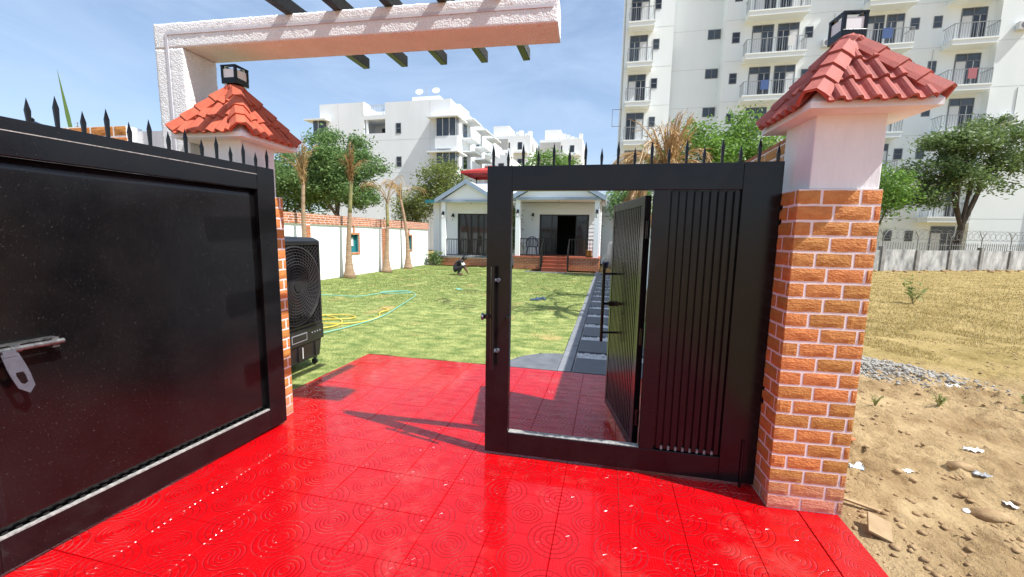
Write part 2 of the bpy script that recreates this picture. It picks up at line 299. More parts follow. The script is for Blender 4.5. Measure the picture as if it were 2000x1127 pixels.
# ------------------------------------------------------------------ mesh helpers
class MB:
    """Collects shapes; build() links them as one mesh object in the frame of its parent (origin subtracted)."""
    def __init__(s, origin=(0, 0, 0)): s.v = []; s.f = []; s.o = Vector(origin)
    def add(s, vs, fs):
        n = len(s.v); s.v.extend([tuple(p) for p in vs]); s.f.extend([tuple(n + i for i in f) for f in fs]); return s
    def box(s, x0, x1, y0, y1, z0, z1):
        return s.add([(x0, y0, z0), (x1, y0, z0), (x1, y1, z0), (x0, y1, z0), (x0, y0, z1), (x1, y0, z1), (x1, y1, z1), (x0, y1, z1)],
                     [(0, 3, 2, 1), (4, 5, 6, 7), (0, 1, 5, 4), (1, 2, 6, 5), (2, 3, 7, 6), (3, 0, 4, 7)])
    def hexa(s, p): return s.add(p, [(0, 3, 2, 1), (4, 5, 6, 7), (0, 1, 5, 4), (1, 2, 6, 5), (2, 3, 7, 6), (3, 0, 4, 7)])
    def bar(s, p0, p1, w, h, upv=(0, 0, 1)):
        p0 = Vector(p0); p1 = Vector(p1); d = (p1 - p0).normalized(); upv = Vector(upv)
        a = d.cross(upv)
        if a.length < 1e-4: a = d.cross(Vector((1, 0, 0)))
        a.normalize(); b = a.cross(d).normalized(); a *= w / 2; b *= h / 2
        return s.hexa([p0 - a - b, p0 + a - b, p1 + a - b, p1 - a - b, p0 - a + b, p0 + a + b, p1 + a + b, p1 - a + b])
    def tube(s, pts, rs, n=8, cap=True):
        pts = [Vector(p) for p in pts]
        if isinstance(rs, (int, float)): rs = [rs] * len(pts)
        base = len(s.v); prev = None
        for i, p in enumerate(pts):
            d = (pts[min(i + 1, len(pts) - 1)] - pts[max(i - 1, 0)])
            d = d.normalized() if d.length > 1e-9 else Vector((0, 0, 1))
            if prev is None:
                a = d.orthogonal().normalized()
            else:
                a = prev - d * prev.dot(d); a = a.normalized() if a.length > 1e-6 else d.orthogonal().normalized()
            prev = a; b = d.cross(a)
            for k in range(n):
                th = 2 * math.pi * k / n
                s.v.append(tuple(p + (a * math.cos(th) + b * math.sin(th)) * rs[i]))
        for i in range(len(pts) - 1):
            for k in range(n):
                k2 = (k + 1) % n
                s.f.append((base + i * n + k, base + i * n + k2, base + (i + 1) * n + k2, base + (i + 1) * n + k))
        if cap:
            s.f.append(tuple(base + k for k in reversed(range(n)))); e = base + (len(pts) - 1) * n
            s.f.append(tuple(e + k for k in range(n)))
        return s
    def lathe(s, prof, c=(0, 0, 0), n=16):
        base = len(s.v)
        for r, z in prof:
            for k in range(n):
                th = 2 * math.pi * k / n; s.v.append((c[0] + r * math.cos(th), c[1] + r * math.sin(th), c[2] + z))
        for i in range(len(prof) - 1):
            for k in range(n):
                k2 = (k + 1) % n; s.f.append((base + i * n + k, base + i * n + k2, base + (i + 1) * n + k2, base + (i + 1) * n + k))
        s.f.append(tuple(base + k for k in reversed(range(n)))); e = base + (len(prof) - 1) * n; s.f.append(tuple(e + k for k in range(n)))
        return s
    def build(s, name, mat, parent=None, smooth=False, bevel=0.0, kind=None, recalc=False):
        me = bpy.data.meshes.new(name)
        me.from_pydata([(p[0] - s.o.x, p[1] - s.o.y, p[2] - s.o.z) for p in s.v], [], s.f); me.update()
        if recalc:
            bm = bmesh.new(); bm.from_mesh(me); bmesh.ops.recalc_face_normals(bm, faces=bm.faces); bm.to_mesh(me); bm.free()
        return link(me, name, mat, parent, smooth, bevel, kind)
def link(me, name, mat, parent=None, smooth=False, bevel=0.0, kind=None):
    if mat and not me.materials: me.materials.append(MATS[mat])
    if smooth: me.polygons.foreach_set('use_smooth', [True] * len(me.polygons))
    o = bpy.data.objects.new(name, me); COL.objects.link(o)
    if parent: o.parent = parent
    if bevel:
        b = o.modifiers.new('bevel', 'BEVEL'); b.width = bevel; b.segments = 2; b.limit_method = 'ANGLE'
    if kind: o['kind'] = kind
    return o
def np_mesh(name, V, F, mat, parent=None, smooth=False, kind=None):
    """V (n,3) array, F (m,k) int array, all faces with k corners."""
    V = np.asarray(V, dtype=np.float32); F = np.asarray(F, dtype=np.int32)
    me = bpy.data.meshes.new(name); k = F.shape[1]
    me.vertices.add(len(V)); me.vertices.foreach_set('co', V.ravel())
    me.loops.add(F.size); me.loops.foreach_set('vertex_index', F.ravel())
    me.polygons.add(len(F)); me.polygons.foreach_set('loop_start', np.arange(0, F.size, k, dtype=np.int32))
    me.polygons.foreach_set('loop_total', np.full(len(F), k, dtype=np.int32))
    me.update(calc_edges=True)
    return link(me, name, mat, parent, smooth, 0, kind)
def tag(o, label, cat, group=None, kind=None):
    o['label'] = label; o['category'] = cat
    if group: o['group'] = group
    if kind: o['kind'] = kind
    return o
def thing(name, label, cat, loc=(0, 0, 0), rz=0.0, group=None):
    o = bpy.data.objects.new(name, None); COL.objects.link(o); o.location = loc; o.rotation_euler = (0, 0, rz); o.empty_display_size = 0.2
    return tag(o, label, cat, group)
def place(me, name, parent, loc, rot=(0, 0, 0), scale=(1, 1, 1)):
    o = bpy.data.objects.new(name, me); COL.objects.link(o); o.parent = parent; o.location = loc; o.rotation_euler = rot; o.scale = scale
    return o
SA = rad(-3.5)                                    # the plot (walls, house, paving) is turned 3.5 degrees against the gate posts
def site(s, t, z=0.0): return Vector((s * math.cos(SA) - t * math.sin(SA), s * math.sin(SA) + t * math.cos(SA), z))
R0 = random.Random(7)
# ================================================================== SETTING: ground, paving, lawn, path
def graded(lo, hi, f0, f1, fine, far):
    a = list(np.arange(f0, f1 + 1e-6, fine)); d = fine; x = f1
    while x < hi: d *= far; x += d; a.append(min(x, hi))
    d = fine; x = f0; b = []
    while x > lo: d *= far; x -= d; b.append(max(x, lo))
    return np.array(b[::-1] + a)
GX = graded(-500, 500, 1.36, 6.5, 0.027, 1.16); GY = graded(-300, 700, 1.0, 7.0, 0.027, 1.16)
def ridged(x, y, s, seed):
    return noise.noise(Vector((x * s + seed, y * s - seed, seed * 0.37)))
def ground_h(x, y):
    if x < 1.3: return -0.07
    e = min(1.0, max(0.0, (x - 1.30) / 0.5))                       # banked up against the paving edge
    d = math.hypot(x, y)
    f = 1.0 / (1.0 + max(0.0, d - 7) * 0.12)
    h = ridged(x, y, 0.9, 3.1) * 0.05 + ridged(x, y, 2.3, 9.7) * 0.032
    lump = max(0.0, ridged(x, y, 6.0, 5.3)) ; lump2 = max(0.0, ridged(x, y, 13.0, 1.9))
    nearf = min(1.0, max(0.0, (7.0 - y) / 3.0))
    patch = min(1.0, max(0.12, 0.5 + 1.6 * ridged(x, y, 1.3, 7.7)))
    h += (lump * 0.085 + lump2 * 0.095 * patch) * (0.15 + 0.85 * nearf)
    h += (abs(ridged(x, y, 22.0, 2.2)) * 0.05 + ridged(x, y, 41.0, 4.2) * 0.022) * nearf * patch
    gx = math.exp(-(((x - 3.55) / 0.75) ** 2 + ((y - 5.55) / 0.75) ** 2)) * 0.05       # gravel heap
    return -0.045 + e * (0.01 + h * f) + gx
gv = np.array([(x, y, ground_h(x, y)) for y in GY for x in GX], dtype=np.float32)
nx, ny = len(GX), len(GY)
ii, jj = np.meshgrid(np.arange(nx - 1), np.arange(ny - 1)); a = (jj * nx + ii).ravel()
ground = np_mesh('ground', gv, np.stack([a, a + 1, a + 1 + nx, a + nx], 1), 'sand', smooth=True, kind='structure')

# red paving: bed + one object per tile
TS = 0.326; S0 = -0.204; T0 = 1.891
pave = MB(); pave.box(-2.89, 1.315, T0 - 11 * TS, 4.499, -0.06, -0.011)
paving = pave.build('driveway', 'red_joint', kind='structure'); paving.rotation_euler = (0, 0, SA)
tm = MB(); h = TS / 2 - 0.0010; bz = 0.0022
tm.add([(-h, -h, -0.012), (h, -h, -0.012), (h, h, -0.012), (-h, h, -0.012), (-h, -h, -bz), (h, -h, -bz), (h, h, -bz), (-h, h, -bz),
        (-h + bz, -h + bz, 0), (h - bz, -h + bz, 0), (h - bz, h - bz, 0), (-h + bz, h - bz, 0)],
       [(0, 3, 2, 1), (0, 1, 5, 4), (1, 2, 6, 5), (2, 3, 7, 6), (3, 0, 4, 7), (4, 5, 9, 8), (5, 6, 10, 9), (6, 7, 11, 10), (7, 4, 8, 11), (8, 9, 10, 11)])
tmesh = bpy.data.meshes.new('paving_tile'); tmesh.from_pydata(tm.v, [], tm.f); tmesh.materials.append(MATS['red_tile'])
for j in range(-11, 8):
    for i in range(-8, 4):
        place(tmesh, 'paving_tile', paving, (S0 + (i + 0.5) * TS, T0 + (j + 0.5) * TS, R0.uniform(-0.0012, 0.0008)), (R0.uniform(-.002, .002), R0.uniform(-.002, .002), 0))
    place(tmesh, 'paving_tile', paving, (S0 + 4 * TS + 0.105, T0 + (j + 0.5) * TS, -0.001), scale=(0.62, 1, 1))
    place(tmesh, 'paving_tile', paving, (S0 - 8 * TS - 0.037, T0 + (j + 0.5) * TS, -0.001), scale=(0.22, 1, 1))

# lawn: earth bed and grass blades
def in_lawn(s, t):
    if t < 2.95 or t > 19.2 or s < -8.88: return False
    if s > -0.52 and not (0.57 < s < 1.02 and t > 4.55): return False
    if -2.92 < s and t < 4.53: return False
    if s > -0.52 - 0.66 and s < -0.5 and t < 5.25 and ((s + 0.5) / 0.66) ** 2 + ((t - 4.5) / 0.72) ** 2 < 1.0: return False
    if t > 17.7 and -3.4 < s < -0.3: return False
    if t > 18.6 and -4.4 < s: return False
    return True
def lawn_h(s, t): return -0.012 + 0.03 * noise.noise(Vector((s * 0.8, t * 0.8, 0))) * min(1, max(0, (t - 4.6) / 2)) + 0.012 * noise.noise(Vector((s * 4, t * 4, 3)))
ls = np.arange(-8.9, 1.06, 0.08); lt = np.arange(2.95, 19.3, 0.08); lv = []; lf = []; idx = {}
def lvert(i, j):
    if (i, j) not in idx:
        p = site(ls[i], lt[j], lawn_h(ls[i], lt[j])); idx[(i, j)] = len(lv); lv.append(p)
    return idx[(i, j)]
for i in range(len(ls) - 1):
    for j in range(len(lt) - 1):
        c = (ls[i] + 0.04, lt[j] + 0.04)
        if in_lawn(*c): lf.append((lvert(i, j), lvert(i + 1, j), lvert(i + 1, j + 1), lvert(i, j + 1)))
lawn = np_mesh('lawn', np.array([tuple(p) for p in lv]), np.array(lf), 'lawn', smooth=True, kind='structure')
rng = np.random.default_rng(5)
def blades(pts, hgt, wid, lean, mat, name, label, cat):
    n = len(pts); th = rng.uniform(0, 2 * np.pi, n); ph = rng.uniform(0, 2 * np.pi, n)
    L = hgt * rng.uniform(0.55, 1.25, n); W = wid * rng.uniform(0.7, 1.3, n); le = lean * rng.uniform(0.2, 1.0, n)
    a = pts + np.stack([np.cos(th) * W / 2, np.sin(th) * W / 2, np.zeros(n)], 1)
    b = pts - np.stack([np.cos(th) * W / 2, np.sin(th) * W / 2, np.zeros(n)], 1)
    c = pts + np.stack([np.cos(ph) * L * le, np.sin(ph) * L * le, L * np.sqrt(np.maximum(0.05, 1 - le ** 2))], 1)
    V = np.empty((3 * n, 3), dtype=np.float32); V[0::3] = a; V[1::3] = b; V[2::3] = c
    o = np_mesh(name, V, np.arange(3 * n).reshape(n, 3), mat, kind='stuff')
    return tag(o, label, cat, kind='stuff')
N = 420000
tt = 2.95 + (19.2 - 2.95) * rng.random(N) ** 1.9; ss = rng.uniform(-8.88, 1.02, N)
keep = [k for k in range(N) if in_lawn(ss[k], tt[k])]
keep = [k for k in keep if noise.noise(Vector((ss[k] * 2.2, tt[k] * 2.2, 7))) + 0.55 * noise.noise(Vector((ss[k] * 7, tt[k] * 7, 1))) > -0.30 or rng.random() < 0.2]
ps = np.array([tuple(site(ss[k], tt[k], lawn_h(ss[k], tt[k]) - 0.004)) for k in keep])
dist = np.hypot(ps[:, 0], ps[:, 1]); wfac = np.clip(dist / 5.5, 0.8, 2.6)
blades(ps, 0.026 * np.clip(dist / 8, 0.95, 1.35), 0.0045 * wfac, 0.93, 'grass_blade', 'lawn_grass', 'short patchy lawn grass, green going to straw in places, filling the garden', 'grass')

# stepping-stone path: kerb, dark slabs, strips of white pebbles
path = thing('path', '', '', site(0, 0), SA); del path['label']; del path['category']; path['kind'] = 'structure'
MB().box(-0.345, 0.545, 4.502, 18.6, -0.06, -0.03).build('path_bed', 'pebble', path)
k = 0; t = 4.502
while t < 18.5:
    t1 = min(t + 1.15, 18.58)
    MB().box(-0.50, -0.352, t + 0.004, t1 - 0.004, -0.06, 0.006 + 0.001 * (k % 2)).build('kerb_stone', 'slab_grey', path, bevel=0.004)
    t = t1; k += 1
sm = MB().box(-0.43, 0.43, -0.315, 0.315, -0.03, 0.0); smesh = bpy.data.meshes.new('slab'); smesh.from_pydata(sm.v, [], sm.f); smesh.materials.append(MATS['slab_dark'])
place(smesh, 'slab', path, (0.1, 4.795, 0.003), scale=(1, 0.9, 1))
NPB = 15
for k in range(NPB):
    t0 = 5.09 + 0.93 * k
    if k < NPB - 1: place(smesh, 'slab', path, (0.1, t0 + 0.28 + 0.325, 0.003 + R0.uniform(-.002, .003)), (0, 0, R0.uniform(-.006, .006)))
    # pebbles of the strip
    pv = []; pf = []
    cnt = 420 if k < 3 else (240 if k < 7 else 120)
    oct_ = np.array([(1, 0, 0), (0.5, 0.85, 0), (-0.5, 0.85, 0), (-1, 0, 0), (-0.5, -0.85, 0), (0.5, -0.85, 0), (0.1, 0.1, 0.75)])
    for q in range(cnt):
        r = R0.uniform(0.012, 0.022) * (1.0 if k < 3 else 1.35); an = R0.uniform(0, 6.28); ca, sa = math.cos(an), math.sin(an)
        p = oct_ * np.array([r, r * R0.uniform(0.6, 0.95), r * R0.uniform(.7, 1.1)])
        p = np.stack([p[:, 0] * ca - p[:, 1] * sa, p[:, 0] * sa + p[:, 1] * ca, p[:, 2]], 1) + np.array([R0.uniform(-0.33, 0.53), t0 + R0.uniform(-0.01, 0.27), R0.uniform(-0.028, -0.01)])
        n = len(pv); pv.extend(p.tolist()); pf.extend([(n + i, n + (i + 1) % 6, n + 6) for i in range(6)])
    np_mesh('pebble_strip', np.array(pv), np.array(pf), 'pebble', path, smooth=True, kind='stuff')
ap = MB(); pts = [(-0.505, 4.506)] + [(-0.505 - 0.64 * math.cos(q), 4.506 + 0.70 * math.sin(q)) for q in np.linspace(0, math.pi / 2, 18)]
n = len(pts); ap.add([(p[0], p[1], 0.002) for p in pts] + [(p[0], p[1], -0.05) for p in pts], [tuple(range(n))[::-1], tuple(range(n, 2 * n))] + [(i, (i + 1) % n, n + (i + 1) % n, n + i) for i in range(n)])
ap.build('curved_apron', 'slab_dark', path, recalc=True)
MB().box(-3.5, -0.52, 17.30, 17.75, -0.05, -0.004).build('cross_slab', 'slab_dark', path)

# ---- loose ground on the open plot
def icos(nsub=1):
    bm = bmesh.new(); bmesh.ops.create_icosphere(bm, subdivisions=nsub, radius=1.0)
    V = np.array([tuple(v.co) for v in bm.verts]); F = np.array([[v.index for v in f.verts] for f in bm.faces]); bm.free(); return V, F
IV, IF = icos(1)
def rocks(pts, r0, r1, mat, name, label, cat, flat=0.7, seed=1):
    rr = np.random.default_rng(seed); Vs = []; Fs = []
    for q, p in enumerate(pts):
        r = r0 + (r1 - r0) * rr.random() ** 2.5
        v = IV * (1 + rr.uniform(-0.28, 0.28, (len(IV), 1))) * r * np.array([1, rr.uniform(0.6, 1), flat * rr.uniform(0.6, 1)])
        an = rr.uniform(0, 6.28); ca, sa = math.cos(an), math.sin(an)
        v = np.stack([v[:, 0] * ca - v[:, 1] * sa, v[:, 0] * sa + v[:, 1] * ca, v[:, 2]], 1) + np.array(p) + np.array([0, 0, r * 0.15])
        Vs.append(v); Fs.append(IF + q * len(IV))
    o = np_mesh(name, np.concatenate(Vs), np.concatenate(Fs), mat, kind='stuff')
    return tag(o, label, cat, kind='stuff')
def gp(x, y): return (x, y, ground_h(x, y))
pts = []
while len(pts) < 7000:
    x, y = R0.gauss(3.45, 0.55), R0.gauss(5.5, 0.40)
    if x > 2.2 and ((x - 3.45) / 1.05) ** 2 + ((y - 5.55 + 0.45 * (x - 3.45)) / 0.62) ** 2 < R0.uniform(0.3, 1.2): pts.append(gp(x, y))
rocks(pts, 0.006, 0.024, 'stone', 'gravel', 'heap of loose grey gravel spilled on the sandy plot', 'gravel', seed=3)
pts = []
while len(pts) < 3500:
    y = 1.2 + 6.5 * R0.random() ** 1.7; x = R0.uniform(1.42, 1.8 + y * 1.2)
    if noise.noise(Vector((x * 1.1, y * 1.1, 4))) > -0.15 or R0.random() < 0.2: pts.append(gp(x, y))
rocks(pts, 0.003, 0.026, 'clod', 'earth_clods', 'crumbly tan earth clods scattered over the sand', 'clods', flat=0.6, seed=8)
N = 60000; yy = 5 + 22 * rng.random(N) ** 1.6; xx = rng.uniform(1.9, 5.0, N) + (yy - 5) * rng.uniform(0, 1.25, N)
keep = [k for k in range(N) if noise.noise(Vector((xx[k] * 1.2, yy[k] * 1.2, 2))) + (yy[k] - 7.2) * 0.3 > 0.0]
ps = np.array([gp(xx[k], yy[k]) for k in keep]); dist = np.hypot(ps[:, 0], ps[:, 1])
blades(ps, 0.05, 0.006 * np.clip(dist / 6, 1, 3), 0.97, 'straw_blade', 'dry_grass', 'sparse yellowed dry grass across the open plot', 'grass')
# green weeds and scraps
def weed(x, y, hgt, label, mat='leaf_olive', n=40):
    t = thing('weed', label, 'weed', gp(x, y), 0, 'weeds on the open plot')
    st = MB(); lv = []; lf = []
    for q in range(9):
        an = R0.uniform(0, 6.28); l = hgt * R0.uniform(.5, 1); e = Vector((math.cos(an) * l * .45, math.sin(an) * l * .45, l))
        st.tube([(0, 0, -.01), e * 0.5 + Vector((0, 0, .1 * l)), e], [0.004, 0.003, 0.001], 4)
        for w in range(n // 9 + 3):
            f = R0.uniform(.25, 1); c = e * f; d = Vector((R0.gauss(0, 1), R0.gauss(0, 1), R0.gauss(.3, .6))).normalized(); sd = d.cross(Vector((R0.gauss(0, 1), R0.gauss(0, 1), 1))).normalized() * hgt * .035
            k = len(lv); lv += [c - sd, c + sd, c + d * hgt * .22]; lf.append((k, k + 1, k + 2))
    st.build('stem', 'palm_green', t); np_mesh('leaves', np.array([tuple(p) for p in lv]), np.array(lf), mat, t, kind='stuff')
for x, y, hh, l in ((8.4, 12.0, .8, 'taller of two wispy green weeds standing in dry grass before the far wall'), (7.2, 12.6, .5, 'shorter wispy green weed in dry grass before the far wall'),
                    (3.3, 4.25, .16, 'low green weed on bare sand beside a white plastic scrap'), (4.1, 4.35, .2, 'low leafy weed lying at the edge of the gravel heap'),
                    (2.75, 4.2, .12, 'tiny green weed on the sand between the brick pillar and the gravel heap')): weed(x, y, hh, l)
def scrap(x, y, sx, sy, label, mat, rz, name='plastic_scrap', cat='litter', seed=0):
    sx *= .7; sy *= .7
    rr = random.Random(seed); n = 7; V = []; F = []
    for j in range(n):
        for i in range(n):
            u, v = i / (n - 1) - .5, j / (n - 1) - .5; k = 1 - .45 * rr.random() * (abs(u) + abs(v))
            V.append((u * sx * k, v * sy * k, 0.008 + abs(noise.noise(Vector((u * 4 + seed, v * 4, seed)))) * sx * .38))
    for j in range(n - 1):
        for i in range(n - 1): F.append((j * n + i, j * n + i + 1, (j + 1) * n + i + 1, (j + 1) * n + i))
    o = np_mesh(name, V, F, mat); so_ = o.modifiers.new('thickness', 'SOLIDIFY'); so_.thickness = 0.003
    o.location = gp(x, y); o.rotation_euler = (0, 0, rz); return tag(o, label, cat, 'litter on the open plot')
scrap(1.92, 3.0, .22, .1, 'crumpled blue and white wrapper on sand against the brick pillar foot', 'litter_blue', .3, seed=1)
scrap(2.9, 3.4, .17, .07, 'long white plastic scrap lying alone on bare sand', 'litter_white', -.1, seed=2)
scrap(2.17, 2.95, .11, .06, 'small pale plastic scrap beside the blue and white wrapper', 'litter_white', .5, seed=3)
scrap(3.86, 4.85, .2, .09, 'flat white bag piece at the near edge of the gravel heap', 'litter_white', .1, seed=4)
scrap(2.62, 2.98, .15, .06, 'greyish clear plastic piece on churned sand', 'grey_print', -.2, seed=5)
scrap(2.25, 2.62, .08, .05, 'tiny bright white paper bit on churned sand near the tan board', 'litter_white', .9, seed=6)
scrap(2.55, 2.72, .10, .07, 'torn white paper twist among earth clods', 'litter_white', 1.7, seed=7)
bd = MB().box(-.05, .05, -.075, .075, 0, .014).build('wood_offcut', 'board_tan', bevel=0.002)
bd.location = (1.60, 2.30, ground_h(1.6, 2.3) + .022); bd.rotation_euler = (.18, .25, -.45); tag(bd, 'square tan board offcut lying beside the red paving corner', 'board')
bd = MB().box(-.13, .13, -.012, .012, 0, .012).build('wood_strip', 'board_tan', bevel=0.002)
bd.location = (1.62, 2.55, ground_h(1.62, 2.55) + .02); bd.rotation_euler = (0, .05, -.5); tag(bd, 'thin tan wooden strip on sand by the pillar base', 'board')
for i, (x, y, r, l) in enumerate(((2.55, 3.05, .07, 'rounded earthy half brick partly sunk in the sand'), (2.35, 2.6, .075, 'largest brown stone among the clods near the tan board'), (2.05, 3.35, .04, 'small reddish brick fragment on sand by the pillar'))):
    v = IV * (1 + np.random.default_rng(i).uniform(-.2, .2, (len(IV), 1))) * r * np.array([1.3, .8, .6]); o = np_mesh('stone', v, IF, ('clod', 'clod', 'brick_far')[i]); o.location = Vector(gp(x, y)) + Vector((0, 0, r * .1)); tag(o, l, 'stone')
# ================================================================== GATE: pillars, arch, leaves
BH = 0.0803; BT = 0.0662
def brick_mesh(seed, mat):
    """Unit brick: length 0..1 along x, face at y=-0.007, height BT; rough face grid with worn edges."""
    rr = random.Random(seed); V = []; F = []; nxk, nz = 5, 3
    for j in range(nz + 1):
        for i in range(nxk + 1):
            e = i in (0, nxk) or j in (0, nz)
            V.append((i / nxk + (rr.uniform(-.006, .006) if i in (0, nxk) else 0), (-0.0015 if e else -0.0045 + rr.uniform(-.0015, .0015)), BT * j / nz + (rr.uniform(-.0022, .0022) if j in (0, nz) else 0)))
    for j in range(nz):
        for i in range(nxk): a = j * (nxk + 1) + i; F.append((a, a + 1, a + nxk + 2, a + nxk + 1))
    m = len(V); V += [(0, .004, 0), (1, .004, 0), (1, .004, BT), (0, .004, BT)]
    b = list(range(nxk + 1)); t = [nz * (nxk + 1) + i for i in range(nxk + 1)]; l = [j * (nxk + 1) for j in range(nz + 1)]; r = [j * (nxk + 1) + nxk for j in range(nz + 1)]
    F += [tuple([m, m + 1] + b[::-1]), tuple([m + 2, m + 3] + t), tuple([m + 3, m] + l), tuple([m + 1, m + 2] + r[::-1])]
    me = bpy.data.meshes.new('brick'); me.from_pydata(V, [], F); me.materials.append(MATS[mat]); return me
BRK = [brick_mesh(i, 'brick') for i in range(6)]; BRKF = [brick_mesh(20 + i, 'brick_far') for i in range(4)]
def rows_pat(width, row, L=0.160, g=0.0145):
    off = (0.0, 0.062, 0.0, 0.094)[row % 4]; x = -off; out = []
    while x < width - 0.004:
        a, b = max(0, x), min(width, x + L)
        if b - a > 0.012: out.append((a, b))
        x += L + g
    return out
def brick_face(parent, p0, rz, width, z0, courses, shift=0, pool=BRK, L=0.163, pitch=BH):
    """A brick face on a wall: p0 left end of the face, rz turns x along the face (outside is -y)."""
    c, s = math.cos(rz), math.sin(rz)
    for r in range(courses):
        for a, b in rows_pat(width, r + shift, L):
            place(R0.choice(pool), 'brick', parent, (p0[0] + c * a, p0[1] + s * a, z0 + r * pitch + 0.007 + R0.uniform(-.001, .001)), (0, 0, rz), (b - a, 1 + R0.uniform(-.1, .3), pitch / BH))

def roof_tile_mesh(mat):
    """Interlocking clay tile: 1 wide, flat pan then a roll, lies along -y (down slope), overlaps the row below."""
    prof = [(0, .016), (.08, .004), (.22, .0), (.38, .006), (.48, .03), (.60, .052), (.76, .058), (.90, .042), (1.0, .016)]
    V = []; F = []; n = len(prof); W = 0.074; L = 0.178
    for y, lift in ((0, 0.0), (-L, 0.017)):
        for x, z in prof: V.append((x * W, y, z * .42 + lift))
        for x, z in prof: V.append((x * W, y, z * .42 + lift - .013))
    for i in range(n - 1):
        F += [(i, i + 2 * n, i + 1 + 2 * n, i + 1), (n + i, n + i + 1, 3 * n + i + 1, 3 * n + i), (2 * n + i, 3 * n + i, 3 * n + i + 1, 2 * n + i + 1), (i, i + 1, n + i + 1, n + i)]
    F += [(0, n, 3 * n, 2 * n), (n - 1, 3 * n - 1, 4 * n - 1, 2 * n - 1)]
    me = bpy.data.meshes.new('roof_tile'); me.from_pydata(V, [], F); me.materials.append(MATS[mat]); return me
def hip_tile_mesh(mat):
    V = []; F = []; prof = [(-.066, -.034), (-.052, -.012), (-.026, .02), (.026, .02), (.052, -.012), (.066, -.034)]; n = len(prof)
    for y, k, lift in ((0, .86, 0.0), (-.185, 1.08, .012)):
        for x, z in prof: V.append((x * k, y, z * k + lift))
        for x, z in prof: V.append((x * k * .8, y, z * k + lift - .013))
    for i in range(n - 1):
        F += [(i, i + 2 * n, i + 1 + 2 * n, i + 1), (n + i, n + i + 1, 3 * n + i + 1, 3 * n + i), (2 * n + i, 3 * n + i, 3 * n + i + 1, 2 * n + i + 1), (i, i + 1, n + i + 1, n + i)]
    F += [(0, n, 3 * n, 2 * n), (n - 1, 3 * n - 1, 4 * n - 1, 2 * n - 1)]
    me = bpy.data.meshes.new('hip_tile'); me.from_pydata(V, [], F); me.materials.append(MATS[mat]); return me
def pillar(cx, cy, label, rmat, faces, ccx, ccy):
    W = 0.19; ZB = 1.766
    t = thing('gate_pillar', label, 'pillar', (cx, cy, 0), 0, 'brick pillars of the gateway')
    MB().box(-W, W, -W, W, 0, ZB).build('mortar_core', 'mortar', t)
    if 'front' in faces: brick_face(t, (-W, -W, 0), 0, 2 * W, 0, 22)
    if 'left' in faces: brick_face(t, (-W, W, 0), -math.pi / 2, 2 * W, 0, 22, 1)
    if 'right' in faces: brick_face(t, (W, -W, 0), math.pi / 2, 2 * W, 0, 22, 1)
    if 'back' in faces: brick_face(t, (W, W, 0), math.pi, 2 * W, 0, 22)
    # white neck and the plastered slab under the roof
    ox, oy = ccx - cx, ccy - cy; NW = .160; w = .278; ze = 2.160; za = 2.53
    MB().box(-NW + ox * .5, NW + ox * .5, -NW + oy * .5, NW + oy * .5, ZB + .001, 2.15).build('neck', 'white_plaster', t, bevel=.006)
    c = MB(); a = w - .002
    c.add([(ox - a, oy - a, 2.13), (ox + a, oy - a, 2.13), (ox + a, oy + a, 2.13), (ox - a, oy + a, 2.13), (ox - a, oy - a, ze), (ox + a, oy - a, ze), (ox + a, oy + a, ze), (ox - a, oy + a, ze), (ox, oy, za - .012)],
          [(0, 3, 2, 1), (0, 1, 5, 4), (1, 2, 6, 5), (2, 3, 7, 6), (3, 0, 4, 7), (4, 5, 8), (5, 6, 8), (6, 7, 8), (7, 4, 8)])
    cap = c.build('cap', 'white_plaster', t)
    # tiles
    tmn, hmn = roof_tile_mesh(rmat), hip_tile_mesh(rmat)
    rise = za - ze; slant = math.hypot(w, rise); pit = math.atan2(rise, w)
    for f in range(4):
        rz = f * math.pi / 2; c_, s_ = math.cos(rz), math.sin(rz)
        for r in range(3):
            d0 = slant - r * .15 + .0 - .152            # distance from the eave line up the slope to the head of the tile
            head = .152 + r * .15 - .005; halfw = w * (1 - (head - .09) / slant)
            nt_ = max(1, int((2 * halfw - .02) / .074)); x0 = -nt_ * .074 / 2
            for q in range(-6, 6):
                lx = q * .074
                if max(abs(lx), abs(lx + .074)) > halfw + .012: continue
                ly = -w + head * math.cos(pit); lz = ze + head * math.sin(pit) + .008
                place(tmn, 'roof_tile', cap, (ox + lx * c_ - ly * s_, oy + lx * s_ + ly * c_, lz), (pit, 0, rz))
        hl = math.sqrt(2) * w; hs = math.hypot(hl, rise); hp = math.atan2(rise, hl)
        for q in range(4):
            dd = .02 + q * (hs - .20) / 3.0 if q else .012
            d = hl - (hs - dd) * math.cos(hp); az = rz + math.pi / 4     # tile runs outward along the hip
            rr_ = dd * math.cos(hp)
            px, py = math.sin(az) * rr_, -math.cos(az) * rr_
            place(hmn, 'hip_tile', cap, (ox + px, oy + py, za - dd * math.sin(hp) + .028), (hp, 0, az))
    m = MB().lathe([(.075, -.03), (.06, .012), (.03, .025)], (ox, oy, za + .0), 9); m.build('mortar_knob', rmat, cap)
    return t
rp_ = pillar(1.279, 2.574, 'brick gate pillar with white neck and faded red tiled cap, beside the sandy plot', 'roof_red_old', ('front', 'left', 'right'), 1.322, 2.54)
lp_ = pillar(-2.53, 2.765, 'brick gate pillar with white neck and orange tiled cap, beside the air cooler', 'roof_tile', ('front', 'right', 'back'), -2.54, 2.785)
